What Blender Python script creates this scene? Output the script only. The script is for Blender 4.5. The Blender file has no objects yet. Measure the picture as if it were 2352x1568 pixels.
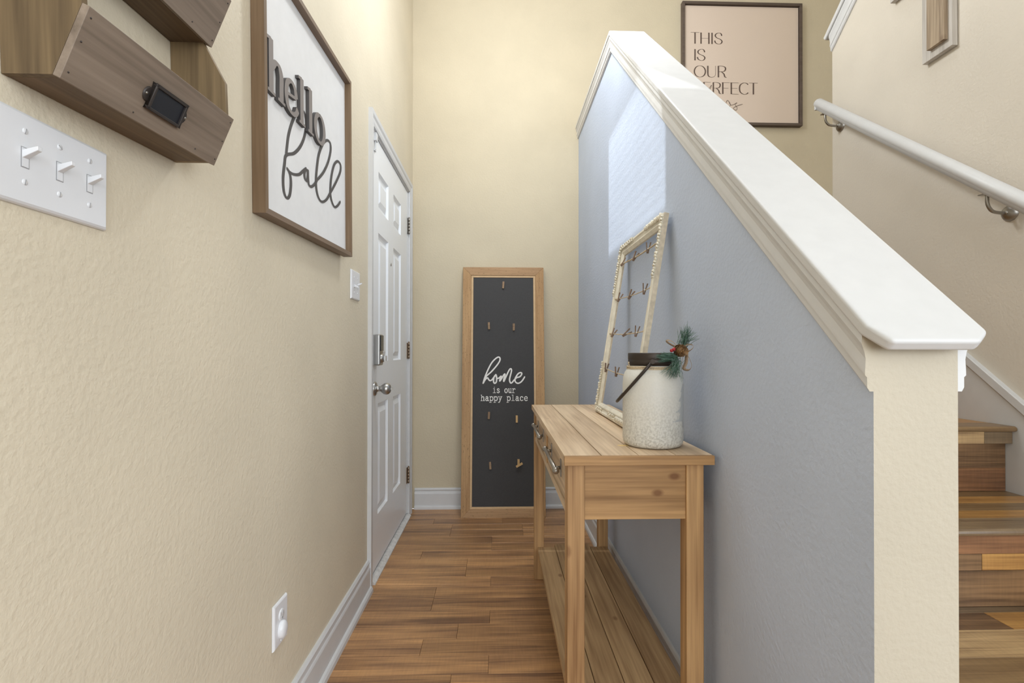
import bpy, bmesh, math, random
from mathutils import Vector, Matrix
random.seed(7)
scene = bpy.context.scene
COL = scene.collection

# ------------------------------------------------------------------ camera, light, exposure
XL, XR, YB, YN, TH = -0.567, 0.550, 3.356, 0.7135, 0.1268     # left wall, knee wall, back wall, knee wall end, knee wall thickness
XS = 1.61                                                     # wall on the far side of the stairs
cam_d = bpy.data.cameras.new('camera')
cam = bpy.data.objects.new('camera', cam_d)
COL.objects.link(cam)
cam_d.sensor_fit = 'HORIZONTAL'
cam_d.sensor_width = 36.0
cam_d.lens = 1146.5 * 36 / 2352
cam_d.shift_y = 12.586 / 2352
cam_d.clip_start = 0.02
r_ = Vector((0.9995463, -0.0300901, 0.0013249)); u_ = Vector((-0.0015102, -0.0061368, 0.99998)); f_ = Vector((0.0300814, 0.9995283, 0.0061794))
cam.matrix_world = Matrix(((r_.x, u_.x, -f_.x, 0), (r_.y, u_.y, -f_.y, 0), (r_.z, u_.z, -f_.z, 1.05714), (0, 0, 0, 1)))
scene.camera = cam

scene.view_settings.view_transform = 'Standard'
scene.view_settings.look = 'None'
scene.view_settings.gamma = 1.0
scene.view_settings.use_curve_mapping = False
scene.view_settings.exposure = 0.95

world = bpy.data.worlds.new('world')
scene.world = world
world.use_nodes = True
bg = world.node_tree.nodes['Background']
bg.inputs['Color'].default_value = (0.93, 0.97, 1.0, 1)
bg.inputs['Strength'].default_value = 0.6

def light(name, kind, loc, direction, energy, color, size=None, size_y=None, angle=None):
    d = bpy.data.lights.new(name, kind)
    o = bpy.data.objects.new(name, d)
    COL.objects.link(o)
    o.location = loc
    o.rotation_euler = Vector(direction).to_track_quat('-Z', 'Y').to_euler()
    d.energy = energy
    d.color = color
    if kind == 'AREA':
        d.shape = 'RECTANGLE'; d.size = size; d.size_y = size_y
    if kind == 'SUN':
        d.angle = angle
    return o
# sun through the blinds of the high window over the front door
light('sun', 'SUN', (-4, 2.4, 7), (1.0, -0.03, -1.42), 2.6, (0.92, 0.97, 1.0), angle=math.radians(0.8))
# daylight arriving at the high foyer window
light('foyer_window_daylight', 'AREA', (-0.50, 2.08, 3.5), (1, 0.1, -0.45), 6, (0.90, 0.95, 1.0), 0.9, 0.75)
# daylight from the windows of the living room behind the camera
light('living_room_daylight', 'AREA', (0.8, -4.5, 1.8), (0, 1, 0), 76, (0.87, 0.935, 1.0), 3.6, 2.4)
# lamps: foyer pendant, high foyer ceiling; then an added fill behind the camera
pend = light('foyer_pendant_lamp', 'POINT', (0.2, 2.05, 2.92), (0, 0, -1), 19, (0.90, 0.95, 1.0))
pend.data.shadow_soft_size = 0.12
light('foyer_ceiling_lamp', 'AREA', (0.35, 1.3, 5.0), (0, 0, -1), 10, (0.90, 0.95, 1.0), 1.0, 1.0)
light('rear_overhead_fill', 'AREA', (0.2, -0.9, 2.7), (0, 0.45, -1), 3, (0.90, 0.95, 1.0), 1.2, 1.2)  # added overhead fill for the left wall, no known fixture
# added sideways fill that brightens the left wall and door; no known window
light('right_side_fill', 'AREA', (3.6, -1.6, 1.7), (-1, 0.35, 0), 54, (0.87, 0.935, 1.0), 2.6, 2.2)

# ------------------------------------------------------------------ materials
def new_mat(name):
    m = bpy.data.materials.new(name); m.use_nodes = True
    nt = m.node_tree
    return m, nt, nt.nodes['Principled BSDF']
def node(nt, kind, **kw):
    n = nt.nodes.new(kind)
    for k, v in kw.items(): setattr(n, k, v)
    return n
def rgba(c): return (c[0], c[1], c[2], 1)
def plain(name, color, rough=0.5, metal=0.0, noise=0.0, bump=0.0, scale=60, spec=0.5):
    m, nt, b = new_mat(name)
    b.inputs['Roughness'].default_value = rough
    b.inputs['Metallic'].default_value = metal
    b.inputs['Specular IOR Level'].default_value = spec
    b.inputs['Base Color'].default_value = rgba(color)
    if noise or bump:
        tc = node(nt, 'ShaderNodeTexCoord')
        n = node(nt, 'ShaderNodeTexNoise'); n.inputs['Scale'].default_value = scale; n.inputs['Detail'].default_value = 4
        nt.links.new(tc.outputs['Object'], n.inputs['Vector'])
        if noise:
            r = node(nt, 'ShaderNodeValToRGB')
            r.color_ramp.elements[0].position = 0.3; r.color_ramp.elements[1].position = 0.7
            r.color_ramp.elements[0].color = rgba([c * (1 - noise) for c in color])
            r.color_ramp.elements[1].color = rgba([min(1, c * (1 + noise)) for c in color])
            nt.links.new(n.outputs['Fac'], r.inputs['Fac']); nt.links.new(r.outputs['Color'], b.inputs['Base Color'])
        if bump:
            bp = node(nt, 'ShaderNodeBump'); bp.inputs['Strength'].default_value = bump; bp.inputs['Distance'].default_value = 0.002
            nt.links.new(n.outputs['Fac'], bp.inputs['Height']); nt.links.new(bp.outputs['Normal'], b.inputs['Normal'])
    return m
def wall_paint(name, color, bump=0.36):
    """orange-peel textured eggshell paint with faint scuffs"""
    m, nt, b = new_mat(name)
    b.inputs['Roughness'].default_value = 0.62
    b.inputs['Specular IOR Level'].default_value = 0.3
    tc = node(nt, 'ShaderNodeTexCoord')
    n1 = node(nt, 'ShaderNodeTexNoise'); n1.inputs['Scale'].default_value = 105; n1.inputs['Detail'].default_value = 3
    n2 = node(nt, 'ShaderNodeTexNoise'); n2.inputs['Scale'].default_value = 3.0; n2.inputs['Detail'].default_value = 5
    for n in (n1, n2): nt.links.new(tc.outputs['Object'], n.inputs['Vector'])
    r = node(nt, 'ShaderNodeValToRGB')
    r.color_ramp.elements[0].position = 0.3; r.color_ramp.elements[1].position = 0.7
    r.color_ramp.elements[0].color = rgba([c * 0.95 for c in color]); r.color_ramp.elements[1].color = rgba([min(1, c * 1.03) for c in color])
    nt.links.new(n2.outputs['Fac'], r.inputs['Fac']); nt.links.new(r.outputs['Color'], b.inputs['Base Color'])
    bp = node(nt, 'ShaderNodeBump'); bp.inputs['Strength'].default_value = bump; bp.inputs['Distance'].default_value = 0.004
    nt.links.new(n1.outputs['Fac'], bp.inputs['Height']); nt.links.new(bp.outputs['Normal'], b.inputs['Normal'])
    return m
def wood(name, light_c, dark_c, axis='X', fine=1.0, streak=0.5, rough=0.45, knots=0.0, vary=0.12, flecks=0.0, figure=0.0, bump=0.12, spec=0.35):
    """grain stretched along AXIS, shifted per object so that neighbouring boards differ"""
    m, nt, b = new_mat(name)
    L = nt.links.new
    b.inputs['Roughness'].default_value = rough
    b.inputs['Specular IOR Level'].default_value = spec
    tc = node(nt, 'ShaderNodeTexCoord'); oi = node(nt, 'ShaderNodeObjectInfo')
    off = node(nt, 'ShaderNodeVectorMath', operation='SCALE'); off.inputs[0].default_value = (7.3, 13.1, 4.7)
    L(oi.outputs['Random'], off.inputs['Scale'])
    add = node(nt, 'ShaderNodeVectorMath', operation='ADD')
    L(tc.outputs['Object'], add.inputs[0]); L(off.outputs['Vector'], add.inputs[1])
    def mapped(along, across):
        mp = node(nt, 'ShaderNodeMapping')
        mp.inputs['Scale'].default_value = tuple(along if a == axis else across for a in 'XYZ')
        L(add.outputs['Vector'], mp.inputs['Vector'])
        return mp
    g1 = node(nt, 'ShaderNodeTexNoise'); g1.inputs['Scale'].default_value = 1; g1.inputs['Detail'].default_value = 5; g1.inputs['Distortion'].default_value = 0.6
    L(mapped(2.2 * fine, 34 * fine).outputs['Vector'], g1.inputs['Vector'])
    g2 = node(nt, 'ShaderNodeTexNoise'); g2.inputs['Scale'].default_value = 1; g2.inputs['Detail'].default_value = 3
    L(mapped(6 * fine, 190 * fine).outputs['Vector'], g2.inputs['Vector'])
    g3 = node(nt, 'ShaderNodeTexNoise'); g3.inputs['Scale'].default_value = 1; g3.inputs['Detail'].default_value = 2
    L(mapped(3, 7).outputs['Vector'], g3.inputs['Vector'])
    r = node(nt, 'ShaderNodeValToRGB')
    r.color_ramp.elements[0].position = 0.5 - 0.5 * streak * 0.55; r.color_ramp.elements[1].position = 0.5 + 0.5 * streak * 0.45
    r.color_ramp.elements[0].color = rgba(dark_c); r.color_ramp.elements[1].color = rgba(light_c)
    mixf = node(nt, 'ShaderNodeMath', operation='MULTIPLY_ADD'); mixf.inputs[1].default_value = 0.35
    L(g2.outputs['Fac'], mixf.inputs[0])
    half = node(nt, 'ShaderNodeMath', operation='MULTIPLY'); half.inputs[1].default_value = 0.45
    L(g1.outputs['Fac'], half.inputs[0])
    sm = node(nt, 'ShaderNodeMath', operation='MULTIPLY_ADD'); sm.inputs[1].default_value = 0.2
    L(g3.outputs['Fac'], sm.inputs[0]); L(half.outputs[0], sm.inputs[2]); L(sm.outputs[0], mixf.inputs[2])
    L(mixf.outputs[0], r.inputs['Fac'])
    col = r.outputs['Color']
    if figure:
        f = node(nt, 'ShaderNodeTexNoise'); f.inputs['Scale'].default_value = 1; f.inputs['Detail'].default_value = 2
        L(mapped(150, 12).outputs['Vector'], f.inputs['Vector'])
        fr = node(nt, 'ShaderNodeMapRange'); fr.inputs['From Min'].default_value = 0.35; fr.inputs['From Max'].default_value = 0.65
        fr.inputs['To Min'].default_value = 1 - figure; fr.inputs['To Max'].default_value = 1 + figure
        L(f.outputs['Fac'], fr.inputs['Value'])
        mx = node(nt, 'ShaderNodeVectorMath', operation='SCALE'); L(col, mx.inputs[0]); L(fr.outputs['Result'], mx.inputs['Scale']); col = mx.outputs['Vector']
    if knots:
        v = node(nt, 'ShaderNodeTexVoronoi'); v.inputs['Scale'].default_value = 1
        L(mapped(5.5, 9).outputs['Vector'], v.inputs['Vector'])
        kr = node(nt, 'ShaderNodeMapRange'); kr.inputs['From Min'].default_value = 0.05; kr.inputs['From Max'].default_value = 0.105
        kr.inputs['To Min'].default_value = knots; kr.inputs['To Max'].default_value = 0
        L(v.outputs['Distance'], kr.inputs['Value'])
        km = node(nt, 'ShaderNodeMix', data_type='RGBA')
        km.inputs['B'].default_value = rgba([dark_c[0] * 0.62, dark_c[1] * 0.45, dark_c[2] * 0.4])
        L(kr.outputs['Result'], km.inputs['Factor']); L(col, km.inputs['A']); col = km.outputs['Result']
    if flecks:
        v = node(nt, 'ShaderNodeTexNoise'); v.inputs['Scale'].default_value = 1; v.inputs['Detail'].default_value = 2
        L(mapped(60, 240).outputs['Vector'], v.inputs['Vector'])
        kr = node(nt, 'ShaderNodeMapRange'); kr.inputs['From Min'].default_value = 0.62; kr.inputs['From Max'].default_value = 0.7
        kr.inputs['To Min'].default_value = 0; kr.inputs['To Max'].default_value = flecks
        L(v.outputs['Fac'], kr.inputs['Value'])
        km = node(nt, 'ShaderNodeMix', data_type='RGBA'); km.inputs['B'].default_value = rgba([c * 0.25 for c in dark_c])
        L(kr.outputs['Result'], km.inputs['Factor']); L(col, km.inputs['A']); col = km.outputs['Result']
    if vary:
        vr = node(nt, 'ShaderNodeMapRange'); vr.inputs['To Min'].default_value = 1 - vary; vr.inputs['To Max'].default_value = 1 + vary
        L(oi.outputs['Random'], vr.inputs['Value'])
        mx = node(nt, 'ShaderNodeVectorMath', operation='SCALE'); L(col, mx.inputs[0]); L(vr.outputs['Result'], mx.inputs['Scale']); col = mx.outputs['Vector']
    L(col, b.inputs['Base Color'])
    if bump:
        bp = node(nt, 'ShaderNodeBump'); bp.inputs['Strength'].default_value = bump; bp.inputs['Distance'].default_value = 0.001
        L(mixf.outputs[0], bp.inputs['Height']); L(bp.outputs['Normal'], b.inputs['Normal'])
    return m

M = {}
M['beige'] = wall_paint('beige_wall_paint', (0.70, 0.62, 0.475))
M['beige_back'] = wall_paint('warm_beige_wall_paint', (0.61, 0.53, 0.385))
M['cream'] = wall_paint('cream_wall_paint', (0.54, 0.485, 0.385), 0.35)
M['stairwall'] = wall_paint('cool_lit_beige_wall_paint', (0.69, 0.63, 0.54))  # same beige paint, made paler to put cool window light into its colour
M['blue'] = wall_paint('grey_blue_wall_paint', (0.53, 0.60, 0.74), 0.3)
M['ceiling'] = plain('ceiling_white', (0.82, 0.81, 0.78), 0.8)
M['white'] = plain('white_gloss_trim', (0.65, 0.65, 0.65), 0.42, noise=0.02, bump=0.03, scale=25)
M['door'] = plain('white_door_paint', (0.88, 0.90, 0.92), 0.3)
M['thresh'] = plain('worn_white_threshold', (0.66, 0.65, 0.63), 0.5, noise=0.18, scale=40)
M['gap'] = plain('black_weatherstrip', (0.03, 0.03, 0.03), 0.7)
M['plastic'] = plain('white_plastic', (0.76, 0.765, 0.78), 0.3)
M['slot'] = plain('slot_grey', (0.35, 0.35, 0.36), 0.5)
M['nickel'] = plain('satin_nickel', (0.48, 0.47, 0.45), 0.32, 1.0)
M['nickel_dk'] = plain('dull_nickel', (0.36, 0.34, 0.31), 0.4, 1.0)
M['bronze'] = plain('bronze_hinge', (0.30, 0.22, 0.15), 0.42, 0.8)
M['iron'] = plain('dark_iron', (0.06, 0.05, 0.045), 0.45, 0.5)
M['darkmetal'] = plain('aged_bronze_metal', (0.055, 0.043, 0.036), 0.4, 0.6)
M['card'] = plain('black_card', (0.012, 0.013, 0.018), 0.35)
M['blackglass'] = plain('black_keypad', (0.012, 0.012, 0.014), 0.15)
M['floor'] = wood('walnut_laminate', (0.54, 0.295, 0.13), (0.19, 0.098, 0.053), 'X', 0.62, 0.42, 0.34, vary=0.13, figure=0.045, bump=0.05, spec=0.45)
M['subfloor'] = plain('floor_base', (0.05, 0.03, 0.02), 0.7)
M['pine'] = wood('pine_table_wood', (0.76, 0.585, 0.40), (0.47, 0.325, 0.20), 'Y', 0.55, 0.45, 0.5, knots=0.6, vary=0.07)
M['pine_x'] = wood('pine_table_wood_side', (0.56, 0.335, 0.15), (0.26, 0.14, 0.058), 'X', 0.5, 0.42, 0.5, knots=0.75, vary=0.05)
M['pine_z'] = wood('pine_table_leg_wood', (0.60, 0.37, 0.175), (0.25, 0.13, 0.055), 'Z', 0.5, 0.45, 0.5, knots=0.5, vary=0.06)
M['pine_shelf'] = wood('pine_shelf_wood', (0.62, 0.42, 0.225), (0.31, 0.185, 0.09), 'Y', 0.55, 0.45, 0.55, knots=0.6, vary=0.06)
M['bin_y'] = wood('stained_bin_wood', (0.30, 0.235, 0.18), (0.15, 0.112, 0.082), 'X', 0.7, 0.55, 0.55, knots=0.5, vary=0.06)
M['bin_v'] = wood('stained_bin_wood_upright', (0.24, 0.165, 0.085), (0.10, 0.066, 0.034), 'Y', 0.8, 0.55, 0.55, vary=0.06)
M['bin_dk'] = wood('stained_bin_wood_bottom', (0.20, 0.135, 0.08), (0.085, 0.055, 0.033), 'X', 0.7, 0.55, 0.6, vary=0.05)
M['sign_frame_y'] = wood('sign_frame_wood_level', (0.24, 0.17, 0.12), (0.15, 0.10, 0.066), 'X', 0.8, 0.6, 0.5, vary=0.05)
M['sign_frame_v'] = wood('sign_frame_wood_upright', (0.235, 0.155, 0.09), (0.135, 0.083, 0.044), 'Y', 0.8, 0.6, 0.5, vary=0.05)
M['sign_white'] = plain('white_sign_board', (0.78, 0.775, 0.77), 0.5, noise=0.02, scale=30)
M['letter_face'] = plain('taupe_letter_face', (0.24, 0.21, 0.195), 0.55)
M['print_dark'] = plain('charcoal_print', (0.075, 0.068, 0.065), 0.6)
M['oak_v'] = wood('oak_frame_upright', (0.52, 0.32, 0.15), (0.36, 0.20, 0.085), 'Y', 0.8, 0.5, 0.5, vary=0.04, flecks=0.55)
M['oak_u'] = wood('oak_frame_level', (0.50, 0.31, 0.16), (0.35, 0.20, 0.095), 'X', 0.8, 0.5, 0.5, vary=0.04, flecks=0.55)
M['oak_lip'] = plain('oak_lip', (0.62, 0.42, 0.225), 0.5, noise=0.06, scale=30)
M['chalk'] = plain('charcoal_board', (0.036, 0.034, 0.034), 0.62, noise=0.12, scale=180, bump=0.05)
M['print_white'] = plain('cream_print', (0.82, 0.80, 0.76), 0.6)
M['clip_dark'] = wood('brown_clothespin', (0.36, 0.24, 0.145), (0.22, 0.14, 0.08), 'Y', 3, 0.5, 0.6, vary=0.15)
M['clip_pale'] = wood('pale_clothespin', (0.66, 0.44, 0.21), (0.5, 0.31, 0.13), 'Y', 3, 0.5, 0.6, vary=0.08)
M['clip_frame'] = wood('weathered_clothespin', (0.34, 0.24, 0.175), (0.16, 0.10, 0.068), 'Y', 3, 0.6, 0.6, vary=0.2)
M['spring'] = plain('spring_steel', (0.5, 0.48, 0.46), 0.35, 1.0)
M['antique'] = plain('antique_white_paint', (0.80, 0.75, 0.63), 0.5, noise=0.10, scale=38)
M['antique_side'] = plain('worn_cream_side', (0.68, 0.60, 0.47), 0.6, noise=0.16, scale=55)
M['twine'] = plain('jute_twine', (0.58, 0.47, 0.32), 0.9, noise=0.25, scale=400, bump=0.5)
M['ribbon'] = plain('burlap_ribbon', (0.40, 0.30, 0.21), 0.9, noise=0.2, scale=300, bump=0.5)
M['art_frame'] = wood('taupe_picture_frame', (0.135, 0.10, 0.08), (0.085, 0.062, 0.048), 'X', 1, 0.5, 0.5, vary=0.05)
M['art_paper'] = plain('blush_print_paper', (0.70, 0.575, 0.475), 0.6)
M['art_ink'] = plain('brown_ink', (0.11, 0.072, 0.055), 0.6)
M['needle'] = plain('pine_needle_green', (0.055, 0.135, 0.085), 0.5, noise=0.4, scale=90)
M['needle2'] = plain('pine_needle_pale', (0.17, 0.27, 0.22), 0.5, noise=0.3, scale=90)
M['cone'] = plain('pinecone_brown', (0.36, 0.215, 0.10), 0.6, noise=0.45, scale=160)
M['berry'] = plain('red_berry', (0.42, 0.02, 0.03), 0.25)
M['barn_grey'] = wood('whitewashed_plank', (0.66, 0.62, 0.57), (0.42, 0.38, 0.34), 'Z', 1, 0.6, 0.7, vary=0.06)
M['barn_brown'] = wood('weathered_brown_plank', (0.46, 0.36, 0.25), (0.20, 0.14, 0.092), 'Z', 0.9, 0.45, 0.7, knots=0.4, vary=0.05)
M['barn_grey_y'] = wood('whitewashed_plank_arm', (0.66, 0.62, 0.57), (0.42, 0.38, 0.34), 'Y', 1, 0.6, 0.7, vary=0.06)
M['barn_brown_y'] = wood('weathered_brown_plank_arm', (0.46, 0.36, 0.25), (0.20, 0.14, 0.092), 'Y', 0.9, 0.45, 0.7, vary=0.05)
M['chip'] = plain('bare_wood_chip', (0.80, 0.58, 0.25), 0.6)
ST = {}
for nm, lc, dc in (('amber', (0.58, 0.32, 0.10), (0.28, 0.13, 0.04)), ('grey', (0.30, 0.215, 0.125), (0.15, 0.10, 0.06)),
                   ('dark', (0.27, 0.155, 0.075), (0.085, 0.045, 0.022)), ('red', (0.31, 0.15, 0.07), (0.13, 0.06, 0.03)),
                   ('pale', (0.66, 0.46, 0.235), (0.28, 0.175, 0.09)), ('olive', (0.31, 0.20, 0.095), (0.165, 0.10, 0.048))):
    ST[nm] = wood('reclaimed_plank_' + nm, lc, dc, 'X', 0.8, 0.42, 0.33, vary=0.10, figure=0.05, spec=0.5)

def frosted():
    m, nt, b = new_mat('frosted_speckled_glass')
    L = nt.links.new
    tc = node(nt, 'ShaderNodeTexCoord')
    n = node(nt, 'ShaderNodeTexNoise'); n.inputs['Scale'].default_value = 190; n.inputs['Detail'].default_value = 3
    n2 = node(nt, 'ShaderNodeTexNoise'); n2.inputs['Scale'].default_value = 14; n2.inputs['Detail'].default_value = 4
    sep = node(nt, 'ShaderNodeSeparateXYZ')
    L(tc.outputs['Object'], sep.inputs[0])
    for q in (n, n2): L(tc.outputs['Object'], q.inputs['Vector'])
    hr = node(nt, 'ShaderNodeMapRange'); hr.inputs['From Min'].default_value = 0.0; hr.inputs['From Max'].default_value = 0.14
    hr.inputs['To Min'].default_value = 1.0; hr.inputs['To Max'].default_value = 0.12
    L(sep.outputs['Z'], hr.inputs['Value'])
    sp = node(nt, 'ShaderNodeMapRange'); sp.inputs['From Min'].default_value = 0.40; sp.inputs['From Max'].default_value = 0.64
    L(n.outputs['Fac'], sp.inputs['Value'])
    mul = node(nt, 'ShaderNodeMath', operation='MULTIPLY'); L(hr.outputs[0], mul.inputs[0]); L(sp.outputs[0], mul.inputs[1])
    base = node(nt, 'ShaderNodeMix', data_type='RGBA'); base.inputs['A'].default_value = (0.74, 0.71, 0.63, 1); base.inputs['B'].default_value = (0.70, 0.70, 0.67, 1)
    L(n2.outputs['Fac'], base.inputs['Factor'])
    mx = node(nt, 'ShaderNodeMix', data_type='RGBA'); mx.inputs['B'].default_value = (0.40, 0.38, 0.33, 1)
    m2 = node(nt, 'ShaderNodeMath', operation='MULTIPLY'); m2.inputs[1].default_value = 0.75
    L(mul.outputs[0], m2.inputs[0]); L(m2.outputs[0], mx.inputs['Factor']); L(base.outputs['Result'], mx.inputs['A'])
    L(mx.outputs['Result'], b.inputs['Base Color'])
    b.inputs['Roughness'].default_value = 0.42
    b.inputs['Specular IOR Level'].default_value = 0.4
    b.inputs['Subsurface Weight'].default_value = 0.15
    b.inputs['Subsurface Radius'].default_value = (0.02, 0.02, 0.018)
    b.inputs['Subsurface Scale'].default_value = 0.5
    bp = node(nt, 'ShaderNodeBump'); bp.inputs['Strength'].default_value = 0.35; bp.inputs['Distance'].default_value = 0.002
    L(mul.outputs[0], bp.inputs['Height']); L(bp.outputs['Normal'], b.inputs['Normal'])
    return m
M['frost'] = frosted()
M['decal'] = plain('silver_tree_decal', (0.50, 0.51, 0.50), 0.45)
def glass():
    m = bpy.data.materials.new('window_glass'); m.use_nodes = True
    nt = m.node_tree; nt.nodes.clear()
    t = node(nt, 'ShaderNodeBsdfTransparent'); g = node(nt, 'ShaderNodeBsdfGlossy'); g.inputs['Roughness'].default_value = 0.02
    mx = node(nt, 'ShaderNodeMixShader'); mx.inputs['Fac'].default_value = 0.06
    o = node(nt, 'ShaderNodeOutputMaterial')
    nt.links.new(t.outputs[0], mx.inputs[1]); nt.links.new(g.outputs[0], mx.inputs[2]); nt.links.new(mx.outputs[0], o.inputs[0])
    return m
M['glass'] = glass()

# ------------------------------------------------------------------ mesh helpers
class MB:
    """collects shapes and links them as one mesh object"""
    def __init__(self): self.v = []; self.f = []; self.mi = []; self.sm = []
    def add(self, vs, fs, mi=0, smooth=False):
        n = len(self.v)
        self.v += [tuple(p) for p in vs]
        for q in fs:
            self.f.append([i + n for i in q]); self.mi.append(mi); self.sm.append(smooth)
        return self
    def box(self, lo, hi, mi=0):
        (a, b, c), (d, e, f) = lo, hi
        vs = [(a, b, c), (d, b, c), (d, e, c), (a, e, c), (a, b, f), (d, b, f), (d, e, f), (a, e, f)]
        return self.add(vs, [(3, 2, 1, 0), (4, 5, 6, 7), (0, 1, 5, 4), (1, 2, 6, 5), (2, 3, 7, 6), (3, 0, 4, 7)], mi)
    def prism(self, pts, axis, a, b, mi=0, cap=None, smooth=False):
        """polygon pts (2D) in the plane normal to axis, extruded from a to b; axis X: (y,z), Y: (x,z), Z: (x,y)"""
        def p(q, t): return {'X': (t, q[0], q[1]), 'Y': (q[0], t, q[1]), 'Z': (q[0], q[1], t)}[axis]
        n = len(pts)
        vs = [p(q, a) for q in pts] + [p(q, b) for q in pts]
        self.add(vs, [(i, (i + 1) % n, (i + 1) % n + n, i + n) for i in range(n)], mi, smooth)
        return self.add(vs, [tuple(range(n))[::-1], tuple(range(n, 2 * n))], mi if cap is None else cap)
    def tube(self, path, r, n=8, closed=False, mi=0, caps=True):
        path = [Vector(p) for p in path]; k = len(path)
        rr = r if isinstance(r, (list, tuple)) else [r] * k
        rings = []; prev = None
        for i, p in enumerate(path):
            a = path[(i - 1) % k] if (closed or i > 0) else p
            b = path[(i + 1) % k] if (closed or i < k - 1) else p
            t = (b - a).normalized()
            if prev is None:
                s = t.cross(Vector((0, 0, 1)))
                if s.length < 1e-3: s = t.cross(Vector((1, 0, 0)))
            else:
                s = prev - t * prev.dot(t)
            s.normalize(); prev = s
            w = t.cross(s)
            rings.append([p + (s * math.cos(2 * math.pi * j / n) + w * math.sin(2 * math.pi * j / n)) * rr[i] for j in range(n)])
        vs = [q for ring in rings for q in ring]
        fs = []
        for i in range(k if closed else k - 1):
            i2 = (i + 1) % k
            for j in range(n):
                fs.append((i * n + j, i * n + (j + 1) % n, i2 * n + (j + 1) % n, i2 * n + j))
        self.add(vs, fs, mi, True)
        if caps and not closed:
            self.add(rings[0], [tuple(range(n))[::-1]], mi); self.add(rings[-1], [tuple(range(n))], mi)
        return self
    def lathe(self, prof, n=32, M4=None, mi=0):
        """profile (r, h) turned about local Z, then moved by the matrix"""
        vs = []
        for r, h in prof:
            for j in range(n):
                a = 2 * math.pi * j / n
                p = Vector((r * math.cos(a), r * math.sin(a), h))
                vs.append(M4 @ p if M4 else p)
        fs = [(i * n + j, i * n + (j + 1) % n, (i + 1) * n + (j + 1) % n, (i + 1) * n + j) for i in range(len(prof) - 1) for j in range(n)]
        return self.add(vs, fs, mi, True)
    def ball(self, c, r, seg=12, rings=8, mi=0, scale=(1, 1, 1)):
        c = Vector(c)
        prof = [(max(1e-5, math.sin(math.pi * i / rings)) * r, -math.cos(math.pi * i / rings) * r) for i in range(rings + 1)]
        m4 = Matrix.Translation(c) @ Matrix.Diagonal((*scale, 1))
        return self.lathe(prof, seg, m4, mi)
    def build(self, name, mats, parent=None, bevel=0.0, seg=2, local=False, at=None):
        """vertices are in world space unless LOCAL (then in the parent's own space)"""
        me = bpy.data.meshes.new(name)
        off = Vector((0, 0, 0))
        if parent is not None and not local: off = parent.matrix_world.translation if parent.parent is None else WORLD[parent.name]
        if parent is None and at is not None: off = Vector(at)
        me.from_pydata([tuple(Vector(p) - off) for p in self.v], [], self.f)
        for p, i, s in zip(me.polygons, self.mi, self.sm): p.material_index = i; p.use_smooth = s
        for m in (mats if isinstance(mats, (list, tuple)) else [mats]): me.materials.append(m)
        bm = bmesh.new(); bm.from_mesh(me); bmesh.ops.remove_doubles(bm, verts=bm.verts, dist=1e-6); bmesh.ops.recalc_face_normals(bm, faces=bm.faces); bm.to_mesh(me); bm.free()
        o = bpy.data.objects.new(name, me)
        COL.objects.link(o)
        if parent is not None: o.parent = parent
        elif at is not None: o.location = at
        WORLD[o.name] = off
        if bevel:
            b = o.modifiers.new('bevel', 'BEVEL'); b.width = bevel; b.segments = seg; b.limit_method = 'ANGLE'; b.angle_limit = math.radians(35)
            for p in me.polygons: p.use_smooth = True
            b.harden_normals = True
        return o
WORLD = {}
def tag(o, label=None, cat=None, group=None, kind=None):
    if label: o['label'] = label
    if cat: o['category'] = cat
    if group: o['group'] = group
    if kind: o['kind'] = kind
    return o
def thing(name, label, cat, loc, group=None, axes=None):
    """an Empty at the thing's base; AXES (u, v, n) give its own directions"""
    o = bpy.data.objects.new(name, None); COL.objects.link(o)
    o.empty_display_size = 0.05
    if axes:
        u, v, n = axes
        o.matrix_world = Matrix(((u.x, v.x, n.x, loc[0]), (u.y, v.y, n.y, loc[1]), (u.z, v.z, n.z, loc[2]), (0, 0, 0, 1)))
    else:
        o.matrix_world = Matrix.Translation(Vector(loc))
    WORLD[o.name] = Vector(loc)
    return tag(o, label, cat, group)
def axes_from(u, n):
    u = Vector(u).normalized(); n = Vector(n); n = (n - u * n.dot(u)).normalized()
    return u, n.cross(u), n
def struct(o, label=None): return tag(o, label, None, None, 'structure')
def rects_minus(a0, a1, b0, b1, holes):
    """rectangles covering [a0,a1]x[b0,b1] without the holes (a0,a1,b0,b1)"""
    xs = sorted({a0, a1, *[h[0] for h in holes], *[h[1] for h in holes]}); ys = sorted({b0, b1, *[h[2] for h in holes], *[h[3] for h in holes]})
    out = []
    for i in range(len(xs) - 1):
        for j in range(len(ys) - 1):
            cx, cy = (xs[i] + xs[i + 1]) / 2, (ys[j] + ys[j + 1]) / 2
            if not any(h[0] < cx < h[1] and h[2] < cy < h[3] for h in holes): out.append((xs[i], xs[i + 1], ys[j], ys[j + 1]))
    return out
def smooth_path(pts, k=6):
    """Catmull-Rom through the points"""
    P = [Vector(p) for p in pts]
    if len(P) < 3: return P
    out = []
    for i in range(len(P) - 1):
        p0, p1, p2, p3 = P[max(i - 1, 0)], P[i], P[i + 1], P[min(i + 2, len(P) - 1)]
        for j in range(k):
            t = j / k
            out.append(0.5 * ((2 * p1) + (p2 - p0) * t + (2 * p0 - 5 * p1 + 4 * p2 - p3) * t * t + (3 * p1 - p0 - 3 * p2 + p3) * t ** 3))
    out.append(P[-1])
    return out
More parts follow.
